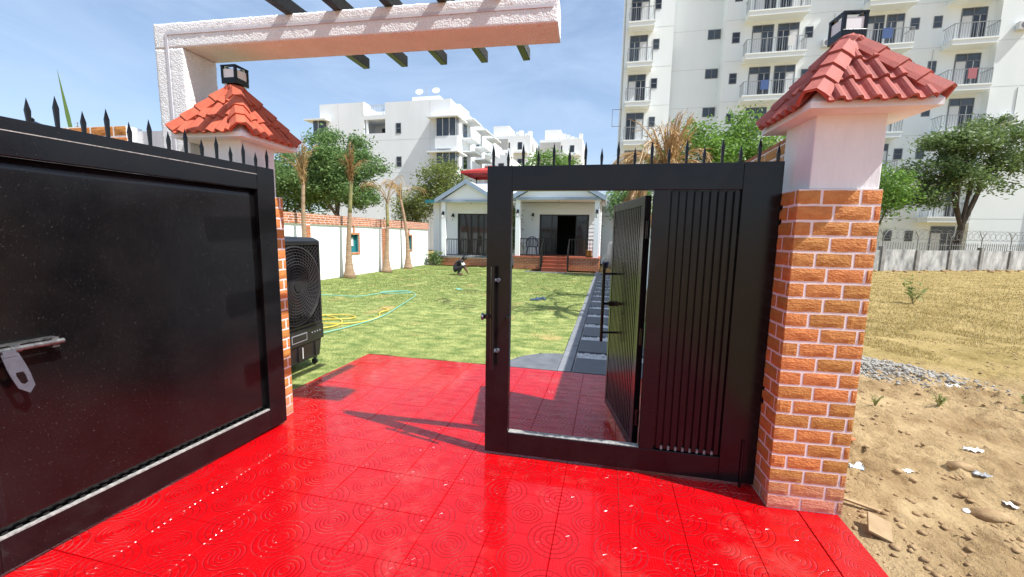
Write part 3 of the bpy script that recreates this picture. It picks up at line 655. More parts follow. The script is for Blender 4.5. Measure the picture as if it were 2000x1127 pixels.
def cap_lantern(x, y, z, rz, label):
    t = thing('pillar_lantern', label, 'lantern', (x, y, z), rz, 'box lanterns on the pillar caps'); w, hgt = .06, .115
    MB().box(-w, w, -w, w, 0, .04).build('base', 'black_frame', t, bevel=.003)
    for sx in (-1, 1):
        for sy in (-1, 1): MB().box(sx * w - .008 * (sx > 0) * 2, sx * w + .016 * (sx < 0), sy * w - .016 * (sy > 0), sy * w + .016 * (sy < 0), .04, hgt).build('post', 'black_frame', t)
    r = MB()
    r.box(-w - .001, w + .001, -w - .001, -w + .018, hgt, hgt + .012).box(-w - .001, w + .001, w - .018, w + .001, hgt, hgt + .012).box(-w - .001, -w + .018, -w + .018, w - .018, hgt, hgt + .012).box(w - .018, w + .001, -w + .018, w - .018, hgt, hgt + .012)
    r.build('top_frame', 'black_frame', t)
    for q in range(4):
        p = MB().box(-w + .017, w - .017, -w + .005, -w + .009, .042, hgt - .016).build('pane', 'lamp_glass', t); p.rotation_euler = (0, 0, q * math.pi / 2)
    MB().box(-.02, .02, -.02, .02, .04, .07).build('bulb_holder', 'frame_white', t, bevel=.01)
cap_lantern(1.34, 2.60, 2.555, .06, 'black open box lantern with white panes on the faded red cap')
cap_lantern(-2.54, 2.785, 2.55, 0, 'black open box lantern with white panes on the orange cap')

# --- arch: rough plastered leg and beam with a painted groove
arch = thing('gateway_arch', 'rough white plastered arch, one leg and a long beam with a groove, over the gateway', 'arch', (-2.965, 2.81, 0))
AX0, AX1, AXE, AY0, AY1, AZ0, AZ1 = -3.083, -2.848, -0.197, 2.675, 2.95, 2.786, 2.954
def rough_box(x0, x1, y0, y1, z0, z1, st, groove, seed):
    """Box cut into a fine grid and roughened; the front face carries a recessed line."""
    bm = bmesh.new(); nx_, ny_, nz_ = [max(1, int(round((b - a) / st))) for a, b in ((x0, x1), (y0, y1), (z0, z1))]
    cache = {}
    def vert(i, j, k):
        if (i, j, k) not in cache: cache[(i, j, k)] = bm.verts.new((x0 + (x1 - x0) * i / nx_, y0 + (y1 - y0) * j / ny_, z0 + (z1 - z0) * k / nz_))
        return cache[(i, j, k)]
    for i in range(nx_):
        for k in range(nz_):
            bm.faces.new((vert(i, 0, k), vert(i + 1, 0, k), vert(i + 1, 0, k + 1), vert(i, 0, k + 1))); bm.faces.new((vert(i, ny_, k), vert(i, ny_, k + 1), vert(i + 1, ny_, k + 1), vert(i + 1, ny_, k)))
        for j in range(ny_):
            bm.faces.new((vert(i, j, 0), vert(i, j + 1, 0), vert(i + 1, j + 1, 0), vert(i + 1, j, 0))); bm.faces.new((vert(i, j, nz_), vert(i + 1, j, nz_), vert(i + 1, j + 1, nz_), vert(i, j + 1, nz_)))
    for j in range(ny_):
        for k in range(nz_):
            bm.faces.new((vert(0, j, k), vert(0, j, k + 1), vert(0, j + 1, k + 1), vert(0, j + 1, k))); bm.faces.new((vert(nx_, j, k), vert(nx_, j + 1, k), vert(nx_, j + 1, k + 1), vert(nx_, j, k + 1)))
    bm.normal_update()
    for v in bm.verts:
        p = v.co.copy(); n_ = v.normal.copy()
        front = abs(p.y - y0) < 1e-5
        if front and groove(p.x, p.z): v.co = p + Vector((0, .006, 0)); continue
        amp = .0055 if (front or n_.x * n_.x > .3) else .0025
        if abs(n_.z) > .5 and n_.z < 0: amp = .0018
        d = noise.noise(p * 75 + Vector((seed, 0, 0))) * .5 + noise.noise(p * 130) * .5
        edge = sum(1 for q, a, b in ((p.x, x0, x1), (p.y, y0, y1), (p.z, z0, z1)) if abs(q - a) < 1e-5 or abs(q - b) < 1e-5)
        if edge > 1: d = d * 1.0 - .5
        v.co = p + n_ * d * amp
    bmesh.ops.translate(bm, verts=bm.verts, vec=-Vector(arch.location))
    me = bpy.data.meshes.new('plaster'); bm.to_mesh(me); bm.free(); return me
gz = .5 * (AZ0 + AZ1) + .012; gx = .5 * (AX0 + AX1) - .01
link(rough_box(AX0, AXE, AY0, AY1, AZ0, AZ1, .0135, lambda x, z: (abs(z - gz) < .008 and x > gx - .008 and x < AXE - .02) or (abs(x - gx) < .008 and z < gz), 1), 'beam', 'rough_plaster', arch, smooth=True)
link(rough_box(AX0, AX1, AY0, AY1, 0, AZ0 - .001, .0135, lambda x, z: abs(x - gx) < .008, 5), 'leg', 'rough_plaster', arch, smooth=True)
ao = tuple(arch.location)
gb = MB(ao); gb.box(gx + .010, AXE - .03, AY0 - .006, AY0 + .012, gz - .009, gz + .009).box(gx - .008, gx + .0099, AY0 - .006, AY0 + .012, .05, gz + .009); gb.build('groove_band', 'groove_paint', arch)
for i in range(5):
    x = -1.99 + .3575 * i
    b = MB((arch.location.x, arch.location.y, 0)); b.bar((x - .05, 1.95, AZ1 + .036), (x + .045, 3.6, AZ1 + .036), .058, .085); b.build('pergola_bar', 'black_metal', arch, bevel=.004)

# --- gate leaves
def spike_mesh(hgt):
    m = MB(); w = .0062; z1 = hgt - .055
    m.add([(-w, -w * .8, -.004), (w, -w * .8, -.004), (w, w * .8, -.004), (-w, w * .8, -.004), (-w * 1.5, -w, z1), (w * 1.5, -w, z1), (w * 1.5, w, z1), (-w * 1.5, w, z1), (0, 0, hgt)],
          [(0, 3, 2, 1), (0, 1, 5, 4), (1, 2, 6, 5), (2, 3, 7, 6), (3, 0, 4, 7), (4, 5, 8), (5, 6, 8), (6, 7, 8), (7, 4, 8)])
    me = bpy.data.meshes.new('spike'); me.from_pydata(m.v, [], m.f); me.materials.append(MATS['black_frame']); return me
SPK = [spike_mesh(.142), spike_mesh(.104)]
# right leaf: local x from the free stile (0) to the hinge (1.70), face towards -y, built along the gate line
gr = math.atan2(2.590 - 2.655, 1.088 + .612)
rg = thing('gate_leaf', 'black steel gate leaf with ribbed panel and an open wicket door', 'gate', (-.612, 2.655, 0), gr, 'leaves of the black gate')
D0, D1 = -.028, .028; ZT = 1.938
MB().box(0, .160, D0, D1, .022, ZT).build('stile', 'black_frame', rg, bevel=.003)
MB().box(1.497, 1.700, D0, D1, .022, ZT).build('stile', 'black_frame', rg, bevel=.003)
MB().box(.1605, 1.4965, D0 + .001, D1 - .001, 1.786, ZT - .001).build('top_rail', 'black_frame', rg, bevel=.003)
MB().box(.1605, 1.4965, D0 + .001, D1 - .001, .022, .172).build('bottom_rail', 'black_frame', rg, bevel=.003)
MB().box(.163, 1.018, D0 + .006, D1 - .004, .1725, .1765).build('threshold_strip', 'dust_and_lit_edge', rg)
MB().box(1.020, 1.105, D0 + .002, D1 - .002, .1725, 1.7855).build('middle_stile', 'black_frame', rg, bevel=.003)
MB().box(1.1055, 1.4965, .004, .010, .1725, 1.7855).build('back_sheet', 'black_metal', rg)
for q in range(9):
    x = 1.122 + q * .0425
    MB().box(x, x + .026, -.020, .003, .18, 1.780).build('slat', 'black_frame', rg, bevel=.002)
    if q < 8: MB().box(x + .0275, x + .0405, -.014, .003, .1735, .196).build('lit_gap_sliver', 'dust_and_lit_edge', rg)  # pale bits put in for the light slivers between the slat ends
for q in range(18): place(SPK[q % 2], 'spike', rg, (.032 + q * .0966, .004, ZT), (0, 0, 0))
hd = MB().tube([(.058, -.078, .625), (.058, -.078, 1.303)], .0125, 12).build('pull_handle', 'black_metal', rg, smooth=False)
for z in (.745, 1.215):
    MB().tube([(.066, -.078, z), (.066, -.029, z)], .009, 10).build('standoff', 'steel', hd)
    MB().tube([(.084, -.05, z), (.084, -.028, z)], .013, 12).build('bolt_cap', 'steel', hd)
lt_ = MB().box(-.020, .02, -.05, -.029, .955, .985).build('latch', 'black_metal', rg, bevel=.004)
MB().tube([(-.014, -.055, .99), (-.014, -.075, .975), (-.014, -.06, .955)], .009, 8).build('latch_ring', 'steel', lt_)
MB().box(.135, .162, -.052, -.029, .945, .985).build('latch', 'black_metal', rg, bevel=.006)
for z in (.55, 1.60): MB().box(1.701, 1.712, -.045, .02, z, z + .09).tube([(1.709, -.036, z - .01), (1.709, -.036, z + .10)], .0105, 10).build('hinge', 'black_metal', rg)
MB().tube([(1.62, -.034, .0), (1.62, -.034, .3)], .008, 8).build('drop_bolt', 'black_metal', rg)
# wicket door, swung inwards
wa = math.atan2(3.515 - 2.69, .262 - .392)
c_, s_ = math.cos(-gr), math.sin(-gr); lx, ly = .392 + .612, 2.700 - 2.655
wk = MB(); LW = .835
wk.box(0, .05, -.02, .02, .085, 1.765).box(LW - .05, LW, -.02, .02, .085, 1.765).box(.05, LW - .05, -.019, .019, 1.705, 1.764).box(.05, LW - .05, -.019, .019, .086, .145)
wicket = wk.build('wicket_door', 'black_frame', rg, bevel=.002); wicket.location = (lx * c_ - ly * s_, lx * s_ + ly * c_, 0); wicket.rotation_euler = (0, 0, wa - gr)
MB().box(.0505, LW - .0505, -.012, -.008, .1455, 1.7045).build('back_sheet', 'black_metal', wicket)
for q in range(17): x = .062 + q * .0425; MB().box(x, x + .026, -.0075, .017, .148, 1.702).build('slat', 'black_frame', wicket, bevel=.002)
hb = MB().tube([(LW - .14, .105, .66), (LW - .14, .105, 1.305)], .0125, 12).build('pull_handle', 'black_metal', wicket)
for z in (.735, 1.215): MB().tube([(LW - .14, .105, z), (LW - .14, .017, z)], .009, 10).build('standoff', 'black_metal', wicket)
MB().box(LW - .155, LW - .10, .017, .06, .955, .99).tube([(LW - .13, .05, .972), (LW - .13, .10, .972)], .012, 10).build('lock', 'black_metal', wicket)
for z in (.28, .82, 1.5): MB().tube([(-.012, -.004, z), (-.012, -.004, z + .11)], .014, 10).box(-.04, .002, -.006, .006, z + .02, z + .09).build('hinge', 'black_metal', wicket)

# left leaf swung out towards the street: local x from hinge (0) to free end (1.72); its sheet faces the opening (+X world)
la = math.atan2(1.22 - 2.77, -2.424 + 2.28)
lg = thing('gate_leaf', 'black steel gate leaf with plain sheet and sliding bolt, swung wide open', 'gate', (-2.282, 2.775, 0), la, 'leaves of the black gate')
LL = 1.72; ZT = 1.955                                # +y local points to the opening
MB().box(0, .15, -.028, .028, .02, ZT).build('stile', 'black_frame', lg, bevel=.003)
MB().box(LL - .16, LL, -.028, .028, .02, ZT).build('stile', 'black_frame', lg, bevel=.003)
MB().box(.1505, LL - .1605, -.027, .027, 1.795, ZT - .001).build('top_rail', 'black_frame', lg, bevel=.003)
MB().box(.1505, LL - .1605, -.027, .027, .02, .168).build('bottom_rail', 'black_frame', lg, bevel=.003)
sh = MB(); nx_, nz_ = 30, 30
for j in range(nz_ + 1):
    for i in range(nx_ + 1):
        x = .1505 + (LL - .311) * i / nx_; z = .1685 + 1.626 * j / nz_
        sh.v.append((x, -.004 + .003 * noise.noise(Vector((x * 2.2, z * 2.2, 1))) , z))
for j in range(nz_):
    for i in range(nx_): a = j * (nx_ + 1) + i; sh.f.append((a, a + nx_ + 1, a + nx_ + 2, a + 1))
sheet = sh.build('sheet', 'black_metal', lg, smooth=True); q = sheet.modifiers.new('thickness', 'SOLIDIFY'); q.thickness = .004
MB().box(.153, LL - .163, .001, .0262, .1686, .176).build('dust_ledge', 'dust_and_lit_edge', lg)
gapm = MB(); x = .17
while x < LL - .2: gapm.box(x, x + .02, -.001, .0045, .1762, .186); x += .045
gapm.build('weld_notches', 'door_black', lg, kind='stuff')
MB().box(.1503, LL - .1603, .0272, .0292, ZT - .058, ZT - .054).build('weld_seam', 'dust_and_lit_edge', lg)
for q in range(18): place(SPK[q % 2], 'spike', lg, (.03 + q * .0967, 0, ZT))
bolt = MB().tube([(1.285, .05, .985), (LL + .1, .05, .985)], .0115, 12).build('sliding_bolt', 'bolt_steel', lg)
MB().tube([(1.43, .05, .985), (1.46, .05, .985)], .0165, 12).box(1.30, 1.62, -.002, .040, 1.000, 1.005).box(1.30, 1.325, -.002, .05, .96, 1.0051).build('bolt_guide', 'bolt_steel', bolt)
hp_ = MB()
out = [(-.026, 0), (.026, 0), (.03, -.06), (.03, -.10), (.026, -.155), (0, -.185), (-.026, -.155), (-.03, -.10), (-.03, -.06)]
slot = [(-.011, -.085), (.011, -.085), (.014, -.10), (.011, -.135), (0, -.142), (-.011, -.135), (-.014, -.10)]
cx0, cz0 = 1.472, .972
bm = bmesh.new()
def ring(pts, y): return [bm.verts.new((cx0 + x + (.045 * z / .18), y, cz0 + z)) for x, z in pts]
vo, vi = ring(out, .072), ring(slot, .072); es = []
for L_ in (vo, vi):
    for i in range(len(L_)): es.append(bm.edges.new((L_[i], L_[(i + 1) % len(L_)])))
bmesh.ops.triangle_fill(bm, edges=es, use_beauty=True)
me = bpy.data.meshes.new('hasp'); bm.to_mesh(me); bm.free()
hsp = link(me, 'hasp', 'steel', lg); q = hsp.modifiers.new('thickness', 'SOLIDIFY'); q.thickness = .004
MB().box(cx0 - .02, cx0 + .02, .064, .074, cz0 - .012, cz0 + .014).build('hasp_clip', 'steel', hsp)
for z in (.4, 1.55): MB().tube([(-.014, -.03, z), (-.014, -.03, z + .12)], .013, 10).box(-.04, .0, -.034, -.026, z + .01, z + .11).build('hinge', 'black_metal', lg)
# ================================================================== BOUNDARY WALLS
def brick_strip(mb, p0, dx, dy, nx_, ny_, length, z0, courses, L=.2, g=.012, hh=.075, proud=.012):
    """Joined small bricks on a far face: p0 start, (dx,dy) along, (nx_,ny_) outward."""
    for r in range(courses):
        x = -(L / 2 if r % 2 else 0)
        while x < length:
            a, b = max(0, x), min(length, x + L)
            if b - a > .02:
                q = proud + R0.uniform(-.003, .003); z = z0 + r * hh
                A = (p0[0] + dx * a, p0[1] + dy * a); B = (p0[0] + dx * b, p0[1] + dy * b)
                pts = [A, B, (B[0] + nx_ * q, B[1] + ny_ * q), (A[0] + nx_ * q, A[1] + ny_ * q)]
                mb.hexa([(*p, z + .006) for p in pts] + [(*p, z + hh - .006) for p in pts])
            x += L + g
    return mb
# front wall left of the arch
fwl = thing('front_wall', 'white front boundary wall topped with orange brick courses, behind the plain gate leaf', 'wall', (-6.3, 2.76, 0))
o_ = (-6.3, 2.76, 0)
MB(o_).box(-9.3, -3.43, 2.70, 2.82, 0, 2.275).build('wall_body', 'white_plaster', fwl)
MB(o_).box(-3.429, -3.09, 2.76, 2.90, 0, 2.245).build('wall_return', 'white_plaster', fwl)
brick_face(fwl, (-5.25 + 6.3, 2.70 - 2.76, 0), 0, 1.82, 2.275 - 4 * .0785, 4, 1, BRK, .2, .0785)
brick_strip(MB(o_), (-9.3, 2.70), 1, 0, 0, -1, 4.0, 1.96, 4).build('brick_courses', 'brick_far', fwl, kind='stuff')
brick_strip(MB(o_), (-3.43, 2.82), -1, 0, 0, 1, 5.87, 1.96, 4).build('inner_brick_courses', 'brick_far', fwl, kind='stuff')
# wall lantern on the front wall
wlt = thing('wall_lantern', 'small black lantern with finial standing on the brick topped front wall', 'lantern', (-4.40, 2.76, 2.275))
MB().lathe([(.02, 0), (.03, .01), (.012, .02)], n=10).build('foot', 'black_metal', wlt)
MB().lathe([(.035, .02), (.045, .05)], n=6).build('lamp_glass', 'lamp_glass', wlt)
MB().lathe([(.075, .048), (.06, .058), (.03, .07), (.012, .078), (.015, .088), (.006, .10)], n=6).build('roof', 'black_metal', wlt)

def garden_wall(name, label, s_face, sgn, t0, t1, pil, niches, near_from, z=2.04):
    """Side wall of the plot; sgn=+1 faces +s (left wall), -1 faces -s (right wall)."""
    w = thing(name, label, 'wall', site(s_face, t0), SA); o = (s_face, t0, 0); th = .14
    b = MB(o)
    a0, a1 = (s_face - th, s_face) if sgn > 0 else (s_face, s_face + th)
    # body split round the niches so that they are real recesses
    cuts = sorted(niches); t = t0
    for nt0, nt1, z0, z1 in cuts:
        b.box(a0, a1, t, nt0, 0, z); b.box(a0, a1, nt0, nt1, 0, z0); b.box(a0, a1, nt0, nt1, z1, z); t = nt1
        bb = (a0 + .0, a0 + .03) if sgn > 0 else (a1 - .03, a1)
        nb = MB(o).box(bb[0] + (.001 if sgn > 0 else 0), bb[1], nt0 + .001, nt1 - .001, z0 + .001, z1 - .001).build('niche_back', 'teal', w)
        m = MB(o); lin = .012; f0, f1 = (a0 + .031, a1 - .004)
        m.box(f0, f1, nt0 + .001, nt0 + lin, z0 + .001, z1 - .001).box(f0, f1, nt1 - lin, nt1 - .001, z0 + .001, z1 - .001).box(f0, f1, nt0 + lin, nt1 - lin, z0 + .001, z0 + lin).box(f0, f1, nt0 + lin, nt1 - lin, z1 - lin, z1 - .001)
        m.build('niche_lining', 'teal', w)
        c = .5 * (nt0 + nt1); MB(o).box(f0 + .001, f0 + .02, c - .13, c + .10, z0 + .22, z1 - .10).build('niche_plaque', 'frame_white', w, bevel=.004)
        fr = MB(o); g = .075
        tt_ = nt0 - g
        for (q0, q1, h0, h1) in [(nt0 - g, nt1 + g, z0 - g, z0), (nt0 - g, nt1 + g, z1, z1 + g)]:
            x = q0
            while x < q1 - .02: fr.box(s_face - .01, s_face + sgn * .03, x + .004, min(q1, x + .16) - .004, h0 + .004, h1 - .004) if sgn > 0 else None; x += .16
        zz = z0
        while zz < z1 - .02:
            for q0 in (nt0 - g, nt1): fr.box(s_face - .01, s_face + .03, q0 + .004, q0 + g - .004, zz + .004, min(z1, zz + .075) - .004)
            zz += .075
        for zz in np.arange(z1 + g + .01, z - .29, .07):
            fr.box(s_face - .01, s_face + .025, c - .05, c + .05, zz, zz + .058)
        fr.build('niche_brick_frame', 'brick_far', w, kind='stuff')
    b.box(a0, a1, t, t1, 0, z); b.build('wall_body', 'wall_white', w)
    # brick coping, each brick a piece of its own where it shows
    CH = .285; cb = MB(o); cb.box(a0 - .05, a1 + .05, t0, t1, z - CH, z + .005); cop = cb.build('coping', 'mortar', w)
    fx = (s_face + .05) if sgn > 0 else (s_face - .05)
    if near_from < t1:
        if sgn > 0: brick_face(cop, (fx - s_face, near_from - t0, 0), math.pi / 2, t1 - near_from, z - CH, 4, 0, BRKF, .21, .0715)
        else: brick_face(cop, (fx - s_face, t1 - t0, 0), -math.pi / 2, t1 - near_from, z - CH, 4, 0, BRK, .21, .0715)
    if near_from > t0: brick_strip(MB(o), (fx, t0), 0, 1, sgn, 0, near_from - t0, z - CH, 4).build('coping_bricks', 'brick_far', w, kind='stuff')
    tb = MB(o); x = t0
    while x < t1 - .03: tb.box(a0 - .05, a1 + .05, x + .003, min(t1, x + .105) - .003, z + .006, z + .03); x += .108
    tb.build('coping_top_bricks', 'brick_far', w, kind='stuff')
    for tp in pil:
        core = MB(o).box(*((s_face, s_face + .055) if sgn > 0 else (s_face - .055, s_face)), tp - .17, tp + .17, 0, z - CH - .002).build('pilaster', 'mortar', w)
        m = MB(o); ff = s_face + sgn * .055
        brick_strip(m, (ff, tp - .17), 0, 1, sgn, 0, .34, 0, 23, .16)
        m.build('pilaster_bricks', 'brick_far', core, kind='stuff')
    return w
garden_wall('garden_wall', 'long white garden wall with brick coping, brick pilasters and teal niches, behind the palms', -8.9, 1, 2.9, 19.45, (10.75, 15.18), [(12.93, 13.45, .82, 1.45), (17.15, 17.62, .80, 1.42)], 9.4)
garden_wall('garden_wall', 'white garden wall with brick coping running along the stepping stone path from the pillar', 1.085, -1, 2.80, 24.3, (), [], 2.85, 2.10)
# wall / outbuilding closing the side passage
ob = thing('outbuilding', 'plain white outbuilding closing the passage beside the house', 'building', site(.35, 24.6), SA); o = (.35, 24.6, 0)
MB(o).box(-.42, 1.2, 24.4, 27, 0, 3.7).build('wall', 'wall_white', ob); MB(o).box(-.5, 1.28, 24.3, 27.1, 3.701, 3.85).build('roof_slab', 'white_plaster', ob)
MB(o).box(.28, .62, 24.36, 24.398, 1.35, 1.95).build('vent', 'far_grey', ob)
tk = thing('gas_tank', 'upright grey tank standing in the passage beside the house', 'tank', site(.30, 21.6), SA)
MB().lathe([(.30, 0), (.34, .05), (.34, 1.15), (.28, 1.28), (.12, 1.36), (.12, 1.42)], n=18).build('shell', 'tank_grey', tk, smooth=True); MB().lathe([(.07, 1.42), (.07, 1.5), (.03, 1.52)], n=10).build('valve', 'black_metal', tk)
bk = thing('bucket', 'blue plastic bucket on the ground beside the grey tank', 'bucket', site(-.12, 20.9), SA)
MB().lathe([(.13, 0), (.17, .30), (.18, .30), (.18, .32), (.155, .32), (.12, .03)], n=16).build('pail', 'blue_plastic', bk, smooth=True)
MB().tube([(-.17, 0, .3), (-.12, .0, .42), (0, 0, .46), (.12, 0, .42), (.17, 0, .3)], .005, 6).build('bail_handle', 'steel', bk)

# ================================================================== HOUSE
HO = (-4.5, 21.0, 0)
hs_ = thing('house', 'single storey white house with two gabled porches and blue grey trim behind the lawn', 'house', site(-4.5, 21.0), SA)
def B(): return MB(HO)
def siding(name, s0, s1, t, z0, z1, axis='s', sgn=-1, parent=hs_):
    """Lapped boards on a wall face: axis 's' faces -t, axis 't' faces sgn*s."""
    m = B(); z = z0; q = 0; hb_ = .19
    while z < z1 - .01:
        zt = min(z + hb_, z1)
        if axis == 's': m.hexa([(s0, t - .022, z), (s1, t - .022, z), (s1, t, z), (s0, t, z), (s0, t - .006, zt), (s1, t - .006, zt), (s1, t, zt), (s0, t, zt)])
        else: m.hexa([(t, s0, z), (t + sgn * .022, s0, z), (t + sgn * .022, s1, z), (t, s1, z), (t, s0, zt), (t + sgn * .006, s0, zt), (t + sgn * .006, s1, zt), (t, s1, zt)])
        z = zt
    return m.build(name, 'wall_white', parent, kind='stuff', recalc=True)
WT = 20.6                                            # main front wall
OPEN = [(-7.75, -5.60, .47, 2.62), (-3.42, -.98, .57, 2.60)]
m = B(); x = -9.1
for a, b, z0, z1 in OPEN: m.box(x, a, WT, WT + .2, 0, 3.15); m.box(a, b, WT, WT + .2, 0, z0); m.box(a, b, WT, WT + .2, z1, 3.15); x = b
m.box(x, -.45, WT, WT + .2, 0, 3.15); m.box(-9.1, -8.9, WT + .2, 27, 0, 3.15); m.box(-.65, -.45, WT + .2, 27, 0, 3.15); m.box(-8.9, -.65, 26.8, 27, 0, 3.15)
walls = m.build('wall', 'wall_white', hs_)
for a, b, z0, z1 in ((-9.1, -7.75, .45, 3.1), (-5.60, -3.42, .45, 3.1), (-.98, -.45, .45, 3.1)): siding('siding', a, b, WT - .001, z0, z1)
for a, b, z0, z1 in OPEN: siding('siding', a, b, WT - .001, z1 + .01, 3.1)
siding('siding', WT, 26.9, -.449, .3, 3.1, 't', 1)
m = B(); m.box(-8.89, -.66, 25.2, 25.3, .45, 3.1).build('room_wall', 'interior_shade', hs_)
m = B(); m.box(-8.89, -.66, WT + .21, 25.19, .40, .45).build('room_floor', 'interior_shade', hs_); m = B(); m.box(-8.89, -.66, WT + .21, 25.19, 3.05, 3.14).build('room_ceiling', 'interior_shade', hs_)
m = B(); m.box(-4.7, -4.6, WT + .21, 25.19, .451, 3.049).build('room_partition', 'interior_shade', hs_)
# roof
B().box(-9.3, -.3, 20.2, 27.2, 3.151, 3.25).build('eaves_slab', 'white_plaster', hs_)
B().box(-9.34, -8.45, 20.12, 20.19, 3.13, 3.29).build('teal_fascia', 'teal', hs_)
B().box(-9.40, -9.31, 20.2, 27.2, 3.13, 3.29).build('teal_fascia', 'teal', hs_)
up = B(); up.hexa([(-8.9, 21.0, 3.26), (-.6, 21.0, 3.26), (-.6, 26.8, 3.26), (-8.9, 26.8, 3.26), (-7.1, 22.0, 4.35), (-1.8, 22.0, 4.35), (-1.8, 26, 4.35), (-7.1, 26, 4.35)]); up.build('roof', 'roof_pale', hs_)
def porch(s0, s1, tf, tw, zf, label_part, cols, plinth_dark, eave, apex_z, over=.22, tb=20.0):
    """Porch: plinth with bricks, floor slab, columns, ceiling, gable."""
    pl = B().box(s0, s1, tf, WT - .001, 0, zf - .06).build('plinth', 'mortar', hs_)
    m = B(); brick_strip(m, (s0, tf), 1, 0, 0, -1, s1 - s0, .0, int((zf - .06) / .075), .21, .014); brick_strip(m, (s1, tf), 0, 1, 1, 0, WT - tf, .0, int((zf - .06) / .075), .21, .014)
    m.build('plinth_bricks', 'brick_far', pl, kind='stuff')
    B().box(s0 - .05, s1 + .05, tf - .06, WT - .001, zf - .059, zf).build('porch_floor', 'step_tile' if not plinth_dark else 'slab_grey', hs_, bevel=.006)
    for c in cols: B().box(c - .11, c + .11, tf + .03, tf + .25, zf + .001, eave - .001).build('porch_column', 'wall_white', hs_, bevel=.008)
    sc = .5 * (s0 + s1); e0, e1 = s0 - over, s1 + over; bk_ = 22.4
    B().box(s0 + .02, s1 - .02, tf + .02, WT - .025, eave + .001, eave + .05).build('porch_ceiling', 'wall_white', hs_)
    f0 = eave; B().box(e0 + .02, e1 - .02, tf - .10, tf - .04, f0, f0 + .10).build('fascia', 'trim_blue', hs_)
    g = B(); g.add([(s0 + .05, tf - .02, f0 + .05), (s1 - .05, tf - .02, f0 + .05), (sc, tf - .02, apex_z - .05), (s0 + .05, tf + .1, f0 + .05), (s1 - .05, tf + .1, f0 + .05), (sc, tf + .1, apex_z - .05)], [(0, 1, 2), (3, 5, 4), (0, 3, 4, 1), (1, 4, 5, 2), (2, 5, 3, 0)])
    g.build('gable', 'wall_white', hs_)
    for e, q in ((e0, 1), (e1, -1)):
        r = B(); tk_ = .09
        dz = apex_z - f0; L_ = math.hypot(sc - e, dz); nzz = tk_ * L_ / abs(sc - e)
        r.hexa([(e, tf - .16, f0), (sc, tf - .16, apex_z), (sc, bk_, apex_z), (e, bk_, f0), (e, tf - .16, f0 + nzz), (sc, tf - .16, apex_z + nzz), (sc, bk_, apex_z + nzz), (e, bk_, f0 + nzz)])
        r.build('porch_roof', 'roof_pale', hs_, recalc=True)
        v = B(); nb = .21
        v.hexa([(e, tf - .20, f0 - .07), (sc, tf - .20, apex_z - .07), (sc, tf - .162, apex_z - .07), (e, tf - .162, f0 - .07), (e, tf - .20, f0 - .07 + nb), (sc, tf - .20, apex_z - .07 + nb), (sc, tf - .162, apex_z - .07 + nb), (e, tf - .162, f0 - .07 + nb)])
        v.build('bargeboard', 'trim_blue', hs_, recalc=True)
    MB(HO).lathe([(.05, 0), (.07, .03), (.05, .05)], (sc, tf + .6, eave - .052), 10).build('ceiling_light', 'frame_white', hs_)
porch(-8.25, -5.45, 19.5, 20.6, .47, 'left', (-8.10, -5.60), True, 3.12, 4.05)
porch(-4.28, -.40, 18.7, 20.6, .60, 'right', (-4.12, -.56), False, 3.15, 4.3)
def railing(s0, s1, t, z0, z1, step=.13, along='s'):
    r = B(); r.box(s0, s1, t - .02, t + .02, z1 - .04, z1); r.box(s0, s1, t - .012, t + .012, z0 + .05, z0 + .08)
    o = r.build('railing', 'door_black', hs_)
    n = int((s1 - s0) / step)
    for q in range(n + 1): x = s0 + .012 + (s1 - s0 - .024) * q / n; B().box(x - .009, x + .009, t - .009, t + .009, z0 + (.0 if q in (0, n) else .081), z1 - .041).build('baluster', 'door_black', o)
railing(-7.98, -5.72, 19.62, .471, 1.32); railing(-4.0, -2.86, 18.82, .601, 1.42); railing(-1.76, -.68, 18.82, .601, 1.42)
for q in range(4):
    B().box(-2.85, -1.77, 17.95 + q * .1875, 18.638, q * .15 + (.001 if q else -.03), (q + 1) * .15 - .012).build('step', 'step_tile', hs_, bevel=.004)
    B().box(-2.86, -1.76, 17.93 + q * .1875, 18.639, (q + 1) * .15 - .0118, (q + 1) * .15 - .0008).build('step_nosing', 'step_tile', hs_)
for x in (-2.9, -1.72):
    r = B(); r.bar((x, 18.72, 1.40), (x, 17.95, .85), .04, .04); r.box(x - .02, x + .02, 17.93, 17.97, 0, .87); r.box(x - .018, x + .018, 18.20, 18.235, 0, 1.03); r.box(x - .018, x + .018, 18.45, 18.485, 0, 1.2); r.build('stair_rail', 'door_black', hs_)
# sliding doors
def sliding(a, b, z0, z1, open_mid):
    f = B(); f.box(a, b, WT + .05, WT + .12, z1 - .06, z1).box(a, b, WT + .05, WT + .12, z0, z0 + .05).box(a, a + .06, WT + .05, WT + .12, z0, z1).box(b - .06, b, WT + .05, WT + .12, z0, z1)
    fr = f.build('door_frame', 'door_black', hs_); n = 3 if not open_mid else 4; w = (b - a - .12) / n
    for q in range(n):
        if open_mid and q in (1, 2): continue
        s0 = a + .06 + q * w; tt_ = WT + (.085 if q % 2 else .06)
        if open_mid and q == 0: B().box(s0 + .25, s0 + w + .25, tt_ + .03, tt_ + .055, z0 + .05, z1 - .06).build('glass', 'pane_dark', fr)
        B().box(s0, s0 + w, tt_, tt_ + .022, z0 + .05, z1 - .06).build('glass', 'pane_dark', fr)
        g = B(); g.box(s0, s0 + .05, tt_ - .006, tt_ + .03, z0 + .05, z1 - .06).box(s0 + w - .05, s0 + w, tt_ - .006, tt_ + .03, z0 + .05, z1 - .06); g.build('sash', 'door_black', fr)
sliding(*OPEN[0], False); sliding(*OPEN[1], True)
B().box(-8.80, -8.74, WT - .07, WT - .025, .45, 3.1).build('downpipe', 'wall_white', hs_)
